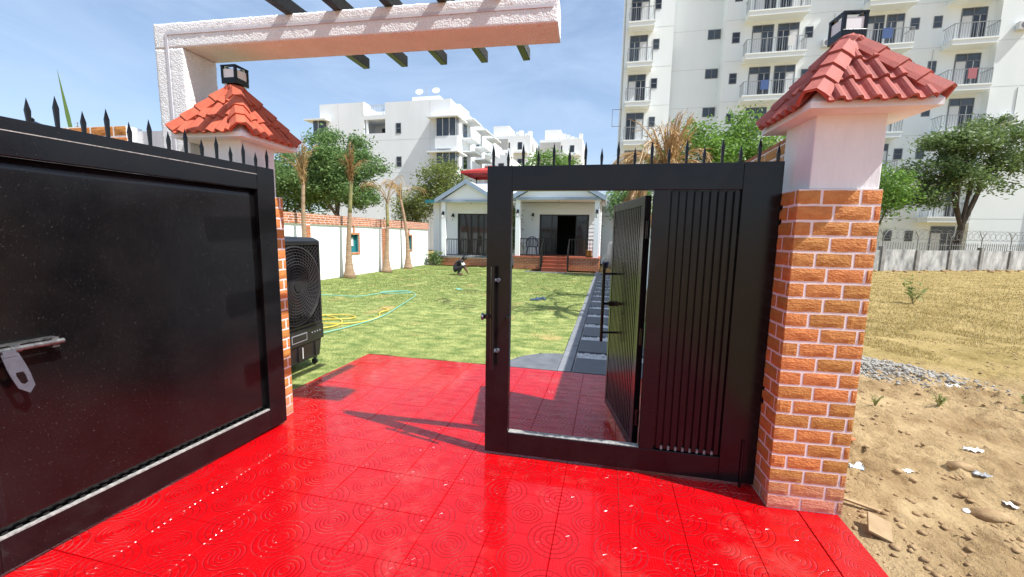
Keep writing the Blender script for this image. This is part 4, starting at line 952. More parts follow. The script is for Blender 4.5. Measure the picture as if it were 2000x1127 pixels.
def wall_lamp(s, t, z, label):
    w = thing('porch_lamp', label, 'lamp', site(s, t, z), SA, 'porch lamps on the house')
    MB().box(-.05, .05, -.03, 0, -.02, .16).build('bracket', 'black_metal', w); MB().tube([(0, -.03, .1), (0, -.12, .16), (0, -.15, .08)], .012, 6).build('arm', 'black_metal', w)
    MB().lathe([(.035, -.16), (.06, -.02), (.06, .0)], (0, -.15, 0), 6).build('lamp_glass', 'lamp_glass', w); MB().lathe([(.085, 0), (.05, .05), (.01, .08)], (0, -.15, 0), 6).build('lamp_roof', 'black_metal', w)
    MB().lathe([(.02, -.19), (.036, -.165)], (0, -.15, 0), 6).build('lamp_base', 'black_metal', w)
wall_lamp(-8.10, 19.53, 2.5, 'black lamp on the outer column of the porch without steps'); wall_lamp(-7.98, 20.575, 2.45, 'black lamp on the siding behind the porch without steps')
wall_lamp(-4.12, 18.73, 2.55, 'black lamp on the stepped porch column next to the shrub'); wall_lamp(-3.75, 20.575, 2.5, 'black lamp on the wall beside the open sliding door'); wall_lamp(-.56, 18.73, 2.55, 'black lamp on the stepped porch column next to the passage')
# things on the porch
ch = thing('plastic_chair', 'navy moulded plastic armchair on the stepped porch behind the railing', 'chair', site(-3.55, 19.4, .6), SA + .2)
MB().box(-.24, .24, -.22, .24, .40, .435).build('seat', 'chair_navy', ch, bevel=.01)
for sx in (-1, 1):
    for sy in (-1, 1): MB().tube([(sx * .25, sy * .24, 0), (sx * .2, sy * .2, .4)], [.022, .028], 6).build('leg', 'chair_navy', ch)
    MB().tube([(sx * .26, -.2, .42), (sx * .28, -.2, .64), (sx * .27, .2, .66), (sx * .22, .26, .8)], .022, 6).build('arm', 'chair_navy', ch)
bk2 = MB(); pts = [(-.24, .24, .43), (-.23, .28, .68), (-.14, .30, .86), (0, .31, .9), (.14, .30, .86), (.23, .28, .68), (.24, .24, .43)]; bk2.tube(pts, .02, 6)
for q in range(5): x = -.15 + .075 * q; bk2.bar((x, .245, .43), (x, .30, .86), .04, .012, (0, 1, 0))
bk2.build('backrest', 'chair_navy', ch)
cr = thing('crate', 'small orange box on the stepped porch floor beside the column', 'box', site(-.86, 19.05, .6), SA)
MB().box(-.13, .13, -.11, .11, 0, .28).build('body', 'orange_plastic', cr, bevel=.01); MB().box(-.14, .14, -.12, .12, .281, .32).build('lid', 'orange_plastic', cr, bevel=.006)
# red canopy on the roof terrace
cn = thing('roof_canopy', 'red square parasol canopy on slim legs standing on the house roof', 'parasol', site(-7.05 + .35, 23.2, 4.35), SA)
m = MB(); W = 1.35
m.add([(-W, -W, .64), (W, -W, .64), (W, W, .64), (-W, W, .64), (-W, -W, .50), (W, -W, .50), (W, W, .50), (-W, W, .50), (-.22, -.22, .96), (.22, -.22, .96), (.22, .22, .96), (-.22, .22, .96)],
      [(0, 1, 9, 8), (1, 2, 10, 9), (2, 3, 11, 10), (3, 0, 8, 11), (4, 5, 1, 0), (5, 6, 2, 1), (6, 7, 3, 2), (7, 4, 0, 3)]); m.build('canopy', 'canopy_red', cn)
m = MB(); m.add([(-.32, -.32, .97), (.32, -.32, .97), (.32, .32, .97), (-.32, .32, .97), (0, 0, 1.11)], [(0, 3, 2, 1), (0, 1, 4), (1, 2, 4), (2, 3, 4), (3, 0, 4)]); m.build('top_vent', 'canopy_red', cn)
for sx in (-1, 1):
    for sy in (-1, 1): MB().tube([(sx * (W - .05), sy * (W - .05), -.0 if sy < 0 else -.0), (sx * (W - .05), sy * (W - .05), .62)], .03, 8).build('leg', 'black_metal', cn)

# ================================================================== COOLER, HOSES, SMALL THINGS
ck = thing('air_cooler', 'large black plastic air cooler with a round fan grille on casters beside the gate pillar', 'air cooler', (-2.92, 3.40, 0), 0)
CW, CDp = .84, .62
def taper(m, z0, z1, i0, i1, x0=0.0): m.hexa([(-CDp + i0, i0, z0), (x0 - i0 * .3, i0, z0), (x0 - i0 * .3, CW - i0, z0), (-CDp + i0, CW - i0, z0), (-CDp + i1, i1, z1), (x0 - i1 * .3, i1, z1), (x0 - i1 * .3, CW - i1, z1), (-CDp + i1, CW - i1, z1)])
m = MB(); taper(m, .105, .30, .05, .02); m.build('water_tank', 'plastic_black', ck, bevel=.012)
for y in (.14, .42, .70): MB().box(-.012, .004, y - .012, y + .012, .13, .285).build('tank_rib', 'plastic_black', ck)
m = MB(); taper(m, .301, .475, .0, .0, .012); pn = m.build('control_panel', 'plastic_black', ck, bevel=.012)
MB().box(.0125, .016, .30, .54, .345, .43).build('badge', 'grey_print', pn); MB().box(.0161, .0175, .31, .53, .355, .42).build('badge_face', 'plastic_black', pn)
for q in range(4): MB().tube([(.010, .63 + q * .045, .405), (.016, .63 + q * .045, .405)], .009, 10).build('knob', 'grey_print', pn)
MB().box(.0, .0065, .47, .48, .15, .27).build('level_strip', 'frame_white', ck)
MB().box(.0126, .0135, .12, .22, .33, .338).build('print_line', 'grey_print', pn)
# fan housing: open front with a frame
m = MB(); Z0, Z1 = .476, 1.40; fx = 0.0
m.box(-CDp, -.30, .0, CW, Z0, Z1).box(-.30, fx, 0, .03, Z0, Z1).box(-.30, fx, CW - .03, CW, Z0, Z1).box(-.30, fx, .03, CW - .03, Z0, Z0 + .035).box(-.30, fx, .03, CW - .03, Z1 - .035, Z1)
m.build('fan_housing', 'plastic_black', ck, bevel=.006)
m = MB(); m.hexa([(-CDp - .01, -.01, Z1 + .001), (.01, -.01, Z1 + .001), (.01, CW + .01, Z1 + .001), (-CDp - .01, CW + .01, Z1 + .001), (-CDp + .05, .05, Z1 + .06), (-.04, .05, Z1 + .045), (-.04, CW - .05, Z1 + .045), (-CDp + .05, CW - .05, Z1 + .06)]); m.build('lid', 'plastic_black', ck, bevel=.01)
cy, cz = CW / 2, .5 * (Z0 + Z1); g = MB()
for q in range(13):
    r = .05 + q * .029; bul = .03 * (1 - (r / .43) ** 2)
    g.tube([(bul - .008, cy + r * math.cos(th), cz + r * math.sin(th) * 1.04) for th in np.linspace(0, 2 * math.pi, 37)], .0042 if q < 12 else .010, 5, False)
grl = g.build('fan_grille', 'plastic_grille_lit', ck)
g = MB()
for q in range(40):
    th = q * math.pi / 20; pts = [(.03 * (1 - (r / .43) ** 2) - .010, cy + r * math.cos(th + r * 1.2), cz + r * math.sin(th + r * 1.2) * 1.04) for r in (.045, .14, .23, .32, .40)]; g.tube(pts, .003, 4, False)
g.build('grille_spokes', 'plastic_grille_lit', grl)
MB().tube([(.012, cy, cz), (.032, cy, cz)], .055, 20).build('grille_hub', 'plastic_black', grl)
g = MB()                                              # square corner mesh outside the ring
for q in range(-16, 17):
    for sg in (1, -1):
        y0, y1 = .03, CW - .03
        seg = []
        for k in range(60):
            y = y0 + (y1 - y0) * k / 59; z = cz + q * .055 + sg * (y - cy)
            if Z0 + .03 < z < Z1 - .03 and (y - cy) ** 2 + ((z - cz) / 1.04) ** 2 > .40 ** 2: seg.append((-.012, y, z))
            else:
                if len(seg) > 1: g.tube([seg[0], seg[-1]], .003, 4, False)
                seg = []
        if len(seg) > 1: g.tube([seg[0], seg[-1]], .003, 4, False)
g.build('corner_mesh', 'plastic_grille_lit', ck, kind='stuff')
fan = MB()
for q in range(5):
    th = q * 2 * math.pi / 5; d = Vector((0, math.cos(th), math.sin(th))); n_ = Vector((0, -math.sin(th), math.cos(th)))
    c = Vector((-.12, cy, cz)); fan.hexa([c + d * .06 - n_ * .05 + Vector((-.03, 0, 0)), c + d * .06 + n_ * .05 + Vector((.03, 0, 0)), c + d * .36 + n_ * .12 + Vector((.03, 0, 0)), c + d * .36 - n_ * .10 + Vector((-.03, 0, 0))] + [c + d * .06 - n_ * .05 + Vector((-.036, 0, 0)), c + d * .06 + n_ * .05 + Vector((.024, 0, 0)), c + d * .36 + n_ * .12 + Vector((.024, 0, 0)), c + d * .36 - n_ * .10 + Vector((-.036, 0, 0))])
fan.tube([(-.2, cy, cz), (-.08, cy, cz)], .06, 14); fan.build('fan_blades', 'plastic_black', ck)
for y in (.07, CW - .07):
    for x in (-.07, -CDp + .07):
        cs = MB().box(x - .02, x + .02, y - .018, y + .018, .072, .106).build('caster', 'steel', ck); MB().tube([(x, y - .012, .034), (x, y + .012, .034)], .034, 14).build('wheel', 'plastic_black', cs)
def spline(pts, n=10):
    P = [Vector(p) for p in pts]; out = []
    for i in range(len(P) - 1):
        a, b, c, d = P[max(0, i - 1)], P[i], P[i + 1], P[min(len(P) - 1, i + 2)]
        for k in range(n):
            t = k / n; out.append(.5 * ((2 * b) + (c - a) * t + (2 * a - 5 * b + 4 * c - d) * t * t + (3 * b - 3 * c + d - a) * t ** 3))
    out.append(P[-1]); return out
def inv_site(x, y): return (x * math.cos(SA) + y * math.sin(SA), -x * math.sin(SA) + y * math.cos(SA))
def hose(name, pts, r, mat, label):
    P = [Vector((x, y, lawn_h(*inv_site(x, y)) + r * .6 + .016)) for x, y in pts]; o = MB().tube(spline(P, 9), r, 7).build(name, mat, smooth=True); return tag(o, label, 'hose')
hose('garden_hose', [(-6.3, 8.3), (-6.1, 8.9), (-5.3, 9.1), (-4.95, 9.9), (-4.5, 10.1), (-4.35, 9.95), (-4.8, 9.7), (-5.1, 9.9), (-4.6, 10.2), (-4.2, 9.9), (-3.95, 9.3), (-3.72, 8.2), (-3.58, 7.0), (-3.62, 6.1), (-3.8, 5.4), (-4.1, 4.9)], .0095, 'hose_green', 'pale green garden hose curving across the lawn from the cooler')
hose('garden_hose', [(-3.9, 7.6), (-3.72, 7.5), (-3.75, 7.2), (-3.62, 6.9), (-3.62, 6.45), (-3.85, 6.15), (-4.3, 6.05), (-4.7, 6.3), (-4.55, 6.8), (-4.1, 6.85), (-4.0, 6.6), (-4.5, 6.3), (-4.9, 6.0), (-4.5, 5.6), (-4.0, 5.75), (-3.9, 6.1), (-4.15, 6.5), (-4.9, 6.9)], .0115, 'hose_yellow', 'tangled yellow garden hose lying on the lawn behind the cooler')
def sandal(x, y, rz, label, mat):
    t = thing('sandal', label, 'sandal', (x, y, lawn_h(*inv_site(x, y)) + .022), rz, 'sandals dropped on the lawn')
    m = MB(); out = [(-.13, -.035), (-.05, -.042), (.05, -.045), (.12, -.03), (.13, .01), (.08, .04), (-.05, .035), (-.13, .03)]; n = len(out)
    m.add([(a, b, 0) for a, b in out] + [(a, b, .022) for a, b in out], [tuple(range(n))[::-1], tuple(range(n, 2 * n))] + [(i, (i + 1) % n, n + (i + 1) % n, n + i) for i in range(n)]); m.build('sole', mat, t)
    MB().tube([(.0, -.042, .02), (.04, -.02, .06), (.04, .02, .06), (.0, .036, .02)], .009, 6).build('strap', mat, t)
sandal(-1.05, 9.7, .3, 'blue sandal lying flat on the lawn nearer the path', 'sandal_blue'); sandal(-.90, 9.85, -.8, 'blue sandal dropped askew against its pair on the lawn nearer the path', 'sandal_blue')
rag = scrap(-3.28, 10.8, .3, .16, 'teal cloth scrap lying on the lawn in front of the crouching person', 'hose_green', .2, 'cloth_scrap', 'cloth', 11); rag.location.z = .012; del rag['group']
def twigs(x, y, label, n=14, r=.3):
    m = MB(); rr = random.Random(int(x * 100 + y * 7)); z = lawn_h(*inv_site(x, y)) + .02
    for q in range(n):
        a = rr.uniform(0, 6.28); l = rr.uniform(.12, .35); c = Vector((x + rr.gauss(0, r * .5), y + rr.gauss(0, r * .5), z + rr.uniform(.003, .05))); d = Vector((math.cos(a), math.sin(a), rr.uniform(-.05, .2))) * l / 2
        m.tube([c - d, c + d * .2 + Vector((rr.gauss(0, .02), rr.gauss(0, .02), .01)), c + d], [.005, .004, .002], 4)
    o = m.build('twig_heap', 'bark_dark'); tag(o, label, 'twigs', 'heaps of twigs on the lawn')
twigs(-3.0, 8.8, 'dark twig heap on the lawn just past the loop of the green hose'); twigs(-2.35, 8.2, 'dark twig heap between the green hose and the blue sandals'); twigs(-1.5, 8.0, 'dark twig heap on the lawn next to the blue sandals', 16); twigs(-2.9, 10.6, 'dark twig heap beside the teal cloth scrap', 10)

# ================================================================== PERSON (crouching on the lawn)
def person(x, y, rz):
    t = thing('person', 'person in dark clothes crouching on the lawn, reaching down to the grass', 'person', (x, y, .005), rz)
    V = []; E = []; Rr = []
    def v(p, r, par=None):
        V.append(p); Rr.append(r); i = len(V) - 1
        if par is not None: E.append((par, i))
        return i
    pel = v((0, 0, .20), (.15, .13)); sp1 = v((.06, 0, .33), (.14, .125), pel); sp2 = v((.15, 0, .45), (.15, .12), sp1); chs = v((.235, 0, .53), (.12, .09), sp2)
    nk = v((.30, 0, .575), (.052, .052), chs); hd0 = v((.335, 0, .60), (.07, .075), nk); hd1 = v((.385, 0, .615), (.085, .08), hd0); hd2 = v((.43, 0, .60), (.06, .065), hd1)
    for sg in (-1, 1):
        hp = v((.02, sg * .09, .19), (.10, .10), pel); kn = v((.30, sg * .17, .34), (.07, .07), hp); md = v((.21, sg * .155, .20), (.058, .058), kn); an = v((.13, sg * .14, .075), (.04, .04), md)
        hl = v((.15, sg * .14, .035), (.04, .035), an); v((.32, sg * .16, .022), (.035, .022), hl)
        sh = v((.25, sg * .16, .51), (.065, .065), chs); el = v((.36 + .02 * sg, sg * .19, .33), (.047, .047), sh); wr = v((.46, sg * .13, .15), (.03, .03), el); pm = v((.485, sg * .12, .105), (.032, .018), wr)
        for q, (dx, dy, l) in enumerate(((.015, -.028, .05), (.022, -.012, .065), (.024, .004, .07), (.02, .02, .062))):
            k = v((.485 + dx, sg * .12 + dy, .07), (.009, .009), pm); v((.475 + dx, sg * .12 + dy, .105 - l * 1.15), (.007, .007), k)
        k = v((.465, sg * .12 - sg * .035, .095), (.010, .010), wr); v((.475, sg * .12 - sg * .04, .06), (.008, .008), k)
    me = bpy.data.meshes.new('person_body'); me.from_pydata(V, E, []); o = bpy.data.objects.new('tmp', me); COL.objects.link(o)
    o.modifiers.new('skin', 'SKIN'); sk = me.skin_vertices[0].data
    for i, r in enumerate(Rr): sk[i].radius = r; sk[i].use_root = (i == 0)
    s = o.modifiers.new('sub', 'SUBSURF'); s.levels = 2; s.render_levels = 2
    dg = bpy.context.evaluated_depsgraph_get(); me2 = bpy.data.meshes.new_from_object(o.evaluated_get(dg)); bpy.data.objects.remove(o)
    me2.name = 'body'
    for mname in ('cloth_dark', 'skin', 'cloth_light'): me2.materials.append(MATS[mname])
    for p in me2.polygons:
        c = p.center; p.use_smooth = True
        if c.x > .375 and c.z < .31 and abs(c.y) > .05: p.material_index = 1                                # forearms and hands
        elif c.x > .315 and c.z > .535 and abs(c.y) < .11: p.material_index = 1                             # head
        elif c.z < .05: p.material_index = 1
        elif abs(c.y) > .12 and .38 < c.z < .47 and c.x > .26: p.material_index = 2                         # pale sleeve band
    body = link(me2, 'body', None, t)
    h = IV2 * np.array([.098, .09, .088]); h = h[:, :] + np.array([.365, 0, .635]); np_mesh('hair', h, IF2, 'hair', body, smooth=True)
    n = np_mesh('nose', IV * np.array([.016, .013, .02]) + np.array([.47, 0, .585]), IF, 'skin', body, smooth=True)
    for sg in (-1, 1): np_mesh('ear', IV * np.array([.02, .01, .028]) + np.array([.39, sg * .085, .605]), IF, 'skin', body, smooth=True)
IV2, IF2 = icos(2)
person(-4.75, 15.05, .25)
# ================================================================== TREES AND PALMS
def quads_leaf(C, size, rr, droop=0.0, aspect=.42):
    """Leaf blades (folded rhombs of one quad) round the points C."""
    n = len(C); d = rr.normal(size=(n, 3)); d[:, 2] = d[:, 2] * .6 - droop; d /= np.linalg.norm(d, axis=1, keepdims=True)
    q = rr.normal(size=(n, 3)); q = np.cross(d, q); q /= np.linalg.norm(q, axis=1, keepdims=True) + 1e-9
    L = (size * rr.uniform(.6, 1.35, n))[:, None]; W = L * aspect
    nrm = np.cross(d, q)
    V = np.empty((4 * n, 3)); V[0::4] = C - d * L * .5; V[1::4] = C + q * W * .5 + nrm * W * .12; V[2::4] = C + d * L * .5; V[3::4] = C - q * W * .5 + nrm * W * .12
    return V, np.arange(4 * n).reshape(n, 4)
def tree(label, loc, trunk_h, trunk_r, cc, cr, nclump, nleaf, size, leaf, bark='bark', seed=1, group=None, name='tree', droop=.2, spread=.42, cat='tree', holes=0.0, lean=(0, 0), lobes=None):
    rr = np.random.default_rng(seed); t = thing(name, label, cat, loc, 0, group)
    cc = np.array(cc) - np.array([loc[0], loc[1], loc[2]]) if True else cc
    pts = []
    if lobes:                                         # crown built of several separate masses (x, y, z, rx, rz)
        tot = sum(l[3] ** 2 for l in lobes)
        for lx, ly, lz, lr, lh in lobes:
            for q in range(max(3, int(nclump * lr ** 2 / tot))):
                p = rr.normal(size=3); p /= np.linalg.norm(p); pts.append(np.array([lx - loc[0], ly - loc[1], lz - loc[2]]) + p * rr.random() ** .45 * np.array([lr, lr, lh]))
    while not lobes and len(pts) < nclump:
        p = rr.normal(size=3); p /= np.linalg.norm(p); r = rr.random() ** .38; q = p * r
        if q[2] < -.75: continue
        k = 1 + .25 * noise.noise(Vector(p * 2.2 + seed))
        pts.append(cc + q * np.array(cr) * k)
    pts = np.array(pts)
    w = MB(); top = np.array([lean[0], lean[1], trunk_h])
    w.tube([(0, 0, -.1), tuple(top * .5 + rr.normal(size=3) * trunk_r * .4), tuple(top)], [trunk_r * 1.25, trunk_r, trunk_r * .85], 10)
    nl = 6; limbs = []
    order = rr.permutation(len(pts))[:nl]
    for k in order:
        e = cc + (pts[k] - cc) * .65; mid = top * .55 + e * .45 + rr.normal(size=3) * .15 + np.array([0, 0, -.1]); w.tube([tuple(top * .96), tuple(mid), tuple(e)], [trunk_r * .62, trunk_r * .42, trunk_r * .2], 7); limbs.append((mid, e))
    for p in pts:
        best = min(limbs, key=lambda l: np.linalg.norm(p - l[1])); b = best[0] * .25 + best[1] * .75
        w.tube([tuple(b), tuple((b + p) / 2 + rr.normal(size=3) * .12), tuple(p)], [trunk_r * .16, trunk_r * .1, trunk_r * .04], 4, False)
    w.build('trunk', bark, t)
    per = nleaf // len(pts); C = []
    for p in pts:
        s = spread * rr.uniform(.7, 1.3); c = p + rr.normal(size=(per, 3)) * np.array([s, s, s * .62]); C.append(c)
    V, F = quads_leaf(np.concatenate(C), size, rr, droop)
    np_mesh('crown', V, F, leaf, t)
    return t
TG = 'trees beyond the garden walls'
tree('big dense green tree with a round crown behind the garden wall and palms', (-14.7, 23.2, 0), 2.6, .17, (-14.55, 23.2, 5.0), (2.55, 2.4, 2.35), 150, 26000, .19, 'leaf_mid', seed=2, group=TG, spread=.31)
tree('green tree half hidden behind the brick pillar with the orange cap', (-18.4, 23.5, 0), 2.4, .16, (-18.4, 23.5, 4.4), (2.3, 2.2, 1.9), 90, 12000, .22, 'leaf_mid', seed=3, group=TG)
tree('yellowish sparse tree standing behind the end of the house', (-9.8, 27.5, 0), 2.4, .13, (-9.6, 27.5, 4.5), (1.75, 1.7, 2.1), 90, 10000, .19, 'leaf_olive', seed=4, group=TG, spread=.34)
tree('low olive tree between the big green tree and the sparse yellowish tree', (-12.6, 29, 0), 1.6, .12, (-12.5, 29, 3.2), (1.3, 1.3, 1.2), 40, 3200, .2, 'leaf_olive', seed=14, group=TG)
tree('bright green feathery tree behind the ribbed gate leaf and dry palm', (3.9, 16.5, 0), 3.0, .12, (3.9, 16.5, 4.7), (1.75, 1.5, 1.15), 60, 9000, .15, 'leaf_bright', seed=5, group=TG, spread=.26, lobes=[(3.0, 16.4, 4.3, .75, .5), (3.9, 16.5, 4.9, .85, .6), (4.9, 16.6, 4.6, .8, .55), (2.4, 16.3, 3.7, .5, .5), (4.2, 16.8, 3.8, 1.0, .5)])
tree('bright green tree whose top shows beside the faded red cap', (6.4, 17.5, 0), 3.2, .13, (6.1, 17.4, 5.0), (1.9, 1.6, 1.35), 60, 9000, .15, 'leaf_bright', seed=6, group=TG, spread=.26, lobes=[(5.9, 17.4, 5.9, .6, .45), (5.4, 17.2, 5.0, .8, .6), (6.6, 17.5, 5.0, .9, .7), (7.2, 17.4, 4.2, .8, .6), (5.6, 17.5, 4.1, .9, .5)])
tree('large spreading mid green tree behind the concrete wall with razor wire', (22.6, 29.6, 0), 2.6, .20, (22.2, 29.6, 5.7), (4.0, 3.2, 3.2), 120, 19000, .21, 'leaf_dark', bark='bark_dark', seed=7, group=TG, spread=.36, lean=(.1, 0), lobes=[(22.2, 29.4, 7.4, 1.9, 1.2), (20.4, 29.6, 6.0, 1.6, 1.0), (18.9, 29.3, 4.5, 1.2, .8), (20.2, 29.2, 4.4, 1.3, .8), (24.4, 29.8, 5.8, 1.5, 1.0), (24.1, 29.6, 8.2, 1.5, .8), (22.2, 29, 5.6, 1.3, .8), (26.2, 30, 7.0, 1.3, .9), (21.2, 29.2, 7.6, 1.2, .7)])
tree('small bright green tree behind the concrete wall next to the brick pillar', (16.9, 28.0, 0), 2.0, .12, (16.9, 28.0, 4.3), (1.45, 1.3, 1.7), 60, 6000, .2, 'leaf_bright', seed=8, group=TG)
tree('far round tree showing above the gate between distant white blocks', (-5.4, 62, 0), 7.5, .3, (-5.4, 62, 11.2), (4.2, 3, 2.6), 60, 5000, .45, 'leaf_bright', seed=9, group=TG, spread=.7)
tree('dark leafy tree at the far end of the plot by the tower foot', (2.9, 23.6, 0), 2.0, .12, (2.6, 23.6, 3.4), (1.2, 1.2, 1.4), 40, 3800, .2, 'leaf_mid', seed=11, group=TG)
tree('slim dark green shrub growing between the two porches', (site(-4.75, 19.7)).to_tuple(), .8, .05, tuple(site(-4.75, 19.7, 1.75)), (.42, .42, 1.25), 40, 3000, .13, 'leaf_dark', seed=12, name='shrub', cat='shrub', spread=.16)
tree('straggly bush at the corner of house and garden wall', tuple(site(-8.45, 19.15)), .2, .03, tuple(site(-8.4, 19.15, .36)), (.4, .2, .3), 24, 900, .11, 'leaf_dark', seed=13, name='shrub', cat='shrub', spread=.1)
tree('green tree seen past the far corner of the tower block', (38.5, 41, 0), 2.5, .2, (38.5, 41, 4.2), (2.6, 2.5, 2.2), 50, 4000, .3, 'leaf_bright', seed=15, group=TG, spread=.5)

def palm(label, base, h, lean, r0, frond_n, mode, leaf, seed, group='dried palms planted along the garden walls', green=False):
    """Transplanted palm: swollen foot, thin ringed stem, dead fronds tied up or hanging."""
    rr = random.Random(seed); t = thing('dry_palm', label, 'palm', base, 0, group); tr = MB(); n = 22; P = []; Rd = []
    for i in range(n + 1):
        f = i / n; z = h * f; x = lean[0] * f ** 1.6 + .03 * math.sin(f * 5 + seed); y = lean[1] * f ** 1.6
        r = r0 * (.36 + .64 * math.exp(-f * 7.5)) * (1 - .35 * f) * (1.05 if i % 2 else .95); P.append((x, y, z - .03)); Rd.append(r)
    tr.tube(P, Rd, 12); tr.build('trunk', 'palm_bark', t, smooth=True)
    top = Vector(P[-1]); i0 = int(n * .72)
    if green:
        m = MB(); m.tube([P[k] for k in range(i0, n + 1)], [Rd[k] * 1.06 for k in range(i0, n + 1)], 12); m.build('crownshaft', 'palm_green', t, smooth=True)
    for q in range(frond_n):
        a = rr.uniform(0, 6.28); rach = MB(); V = []; F = []
        if mode == 'tied': L = rr.uniform(.8, 1.5); el = rr.uniform(1.42, 1.56); curl = (.05 if q % 4 else rr.uniform(.6, 1.6))
        elif mode == 'arch': L = rr.uniform(1.3, 1.9); el = rr.uniform(1.25, 1.5); curl = rr.uniform(2.2, 3.0)
        elif mode == 'stub': L = rr.uniform(.22, .34); el = rr.uniform(.3, 1.2); curl = .2
        elif mode == 'burst': L = rr.uniform(.9, 1.35); el = rr.uniform(1.2, 1.56) if q % 3 else rr.uniform(.5, 1.1); curl = rr.uniform(.1, .8) if q % 3 else 2.6
        else: L = rr.uniform(.9, 1.4); el = rr.uniform(-1.3, .4); curl = rr.uniform(.3, 1.2)
        pts = []; p = top - Vector((0, 0, rr.uniform(0, .25))); e = el; m_ = 9
        for k in range(m_):
            pts.append(p.copy()); p = p + Vector((math.cos(a) * math.cos(e), math.sin(a) * math.cos(e), math.sin(e))) * L / m_; e = max(-1.5, e - curl / m_ * (0.4 + 1.2 * k / m_))
        rach.tube(pts, [(.026 if mode == 'burst' else .015) * (1 - .75 * k / m_) for k in range(m_)], 5)
        fr = rach.build('frond', leaf, t)
        for k in range(2, m_):
            for sub in range(4 if mode == 'stub' else 11):
                f = rr.random(); c = pts[k - 1].lerp(pts[k], f); dirv = (pts[k] - pts[k - 1]).normalized()
                sd = dirv.cross(Vector((rr.gauss(0, 1), rr.gauss(0, 1), rr.gauss(0, .6))))
                if sd.length < .05: continue
                sd.normalize(); tip = c + (dirv * rr.uniform(.35, .9) + sd * rr.uniform(.1, .35) + Vector((0, 0, -rr.uniform(.1, .9)))) * rr.uniform(.15, .45) * (.35 if mode == 'stub' else 1)
                wv = dirv.cross(sd).normalized() * rr.uniform(.004, .009); i = len(V)
                midp = c.lerp(tip, .5) + sd * .03
                V += [c - wv * .6, c + wv * .6, midp + wv, midp - wv, tip]; F += [(i, i + 1, i + 2, i + 3)]
                F += [(i + 3, i + 2, i + 4, i + 4)]
        V2 = []; F2 = []
        for f_ in F:
            if f_[2] == f_[3]: continue
        me = bpy.data.meshes.new('leaflets'); me.from_pydata([tuple(x) for x in V], [], [f_ if f_[2] != f_[3] else f_[:3] for f_ in F]); link(me, 'leaflets', leaf, fr)
    return t
palm('thin dry palm next to the air cooler and a brick pilaster, brown fronds bunched upright', tuple(site(-8.52, 10.26)), 2.9, (.05, 0), .20, 13, 'tied', 'leaf_straw', 1)
palm('tall dry palm in front of a teal niche, orange fronds tied upright', tuple(site(-8.53, 12.35)), 3.25, (.12, 0), .23, 15, 'tied', 'leaf_dry', 22, green=True)
palm('dry palm beside the brick pilaster with fronds arching over', tuple(site(-8.52, 14.8)), 2.7, (0, .05), .23, 7, 'arch', 'leaf_straw', 23, green=True)
palm('dry palm by the farther teal niche with fronds bent into a loop', tuple(site(-8.52, 16.6)), 3.0, (-.3, 0), .22, 7, 'arch', 'leaf_straw', 24)
palm('dry palm behind the ribbed gate leaf with a burst of orange straw fronds', (1.30, 8.0, 0), 2.75, (.2, .1), .24, 34, 'burst', 'leaf_straw', 25)
palm('dead palm beyond the wicket door with brown hanging fronds', (1.42, 10.4, 0), 3.0, (-.05, 0), .22, 14, 'hang', 'leaf_dry', 26)
palm('dry palm behind the front wall with one green spear leaf', (-4.62, 3.35, 0), 2.28, (0, 0), .2, 5, 'stub', 'leaf_dry', 27)
sp_ = MB(); b0 = Vector((-4.78, 3.30, 2.2)); tip = Vector((-4.90, 3.30, 2.98)); wv = Vector((.021, .004, 0))
sp_.add([b0 - wv * .7, b0 + Vector((0, .014, 0)), b0 + wv * .7, b0.lerp(tip, .45) - wv, b0.lerp(tip, .45) + Vector((0, .016, 0)), b0.lerp(tip, .45) + wv, tip], [(0, 1, 4, 3), (1, 2, 5, 4), (2, 0, 3, 5), (3, 4, 6), (4, 5, 6), (5, 3, 6)])
pl_ = [o for o in bpy.data.objects if o.get('label', '').startswith('dry palm behind the front wall')][0]
sp_.o = Vector(pl_.location); sp_.build('spear_leaf', 'leaf_spear', pl_)

# ================================================================== BUILDINGS BEHIND
def rot_site(u, v, deg, z=0.0):
    a = rad(deg); return Vector((u * math.cos(a) - v * math.sin(a), u * math.sin(a) + v * math.cos(a), z))
TWO = (14.0, 38.0, 0)
tw = thing('tower_block', 'tall pale cream apartment tower with stacked railed balconies behind the concrete wall', 'building', rot_site(14.0, 38.0, -3), rad(-3))
def T(): return MB(TWO)
WV, BV = 37.4, 36.35; ZTOP = 31.0
def LV(n): return .33 + 3.03 * n
T().box(.87, 4.63, WV, 50, 0, ZTOP).build('wall', 'tower_paint', tw)
T().box(4.631, 8.479, WV + 1.25, 50, 0, ZTOP).build('wall', 'tower_paint', tw)
T().box(8.48, 25.75, WV, 50, 0, ZTOP + .5).build('wall', 'tower_paint', tw)
T().box(25.751, 30.2, WV - .55, 50, 0, ZTOP + .4).build('wall', 'tower_paint', tw)
sm_ = T()
for n in range(1, 10):
    for a, b, v in ((.9, 4.6, WV), (4.65, 8.45, WV + 1.25), (8.5, 25.7, WV), (25.78, 30.15, WV - .55)): sm_.box(a, b, v - .006, v - .001, LV(n) - .02, LV(n) + .01)
sm_.build('floor_seams', 'seam', tw, kind='stuff')
T().tube([(.80, WV + .3, 0), (.80, WV + .3, ZTOP)], .07, 8).build('drainpipe', 'seam', tw)
T().tube([(29.4, WV - .63, 0), (29.4, WV - .63, ZTOP)], .06, 8).build('drainpipe', 'seam', tw)
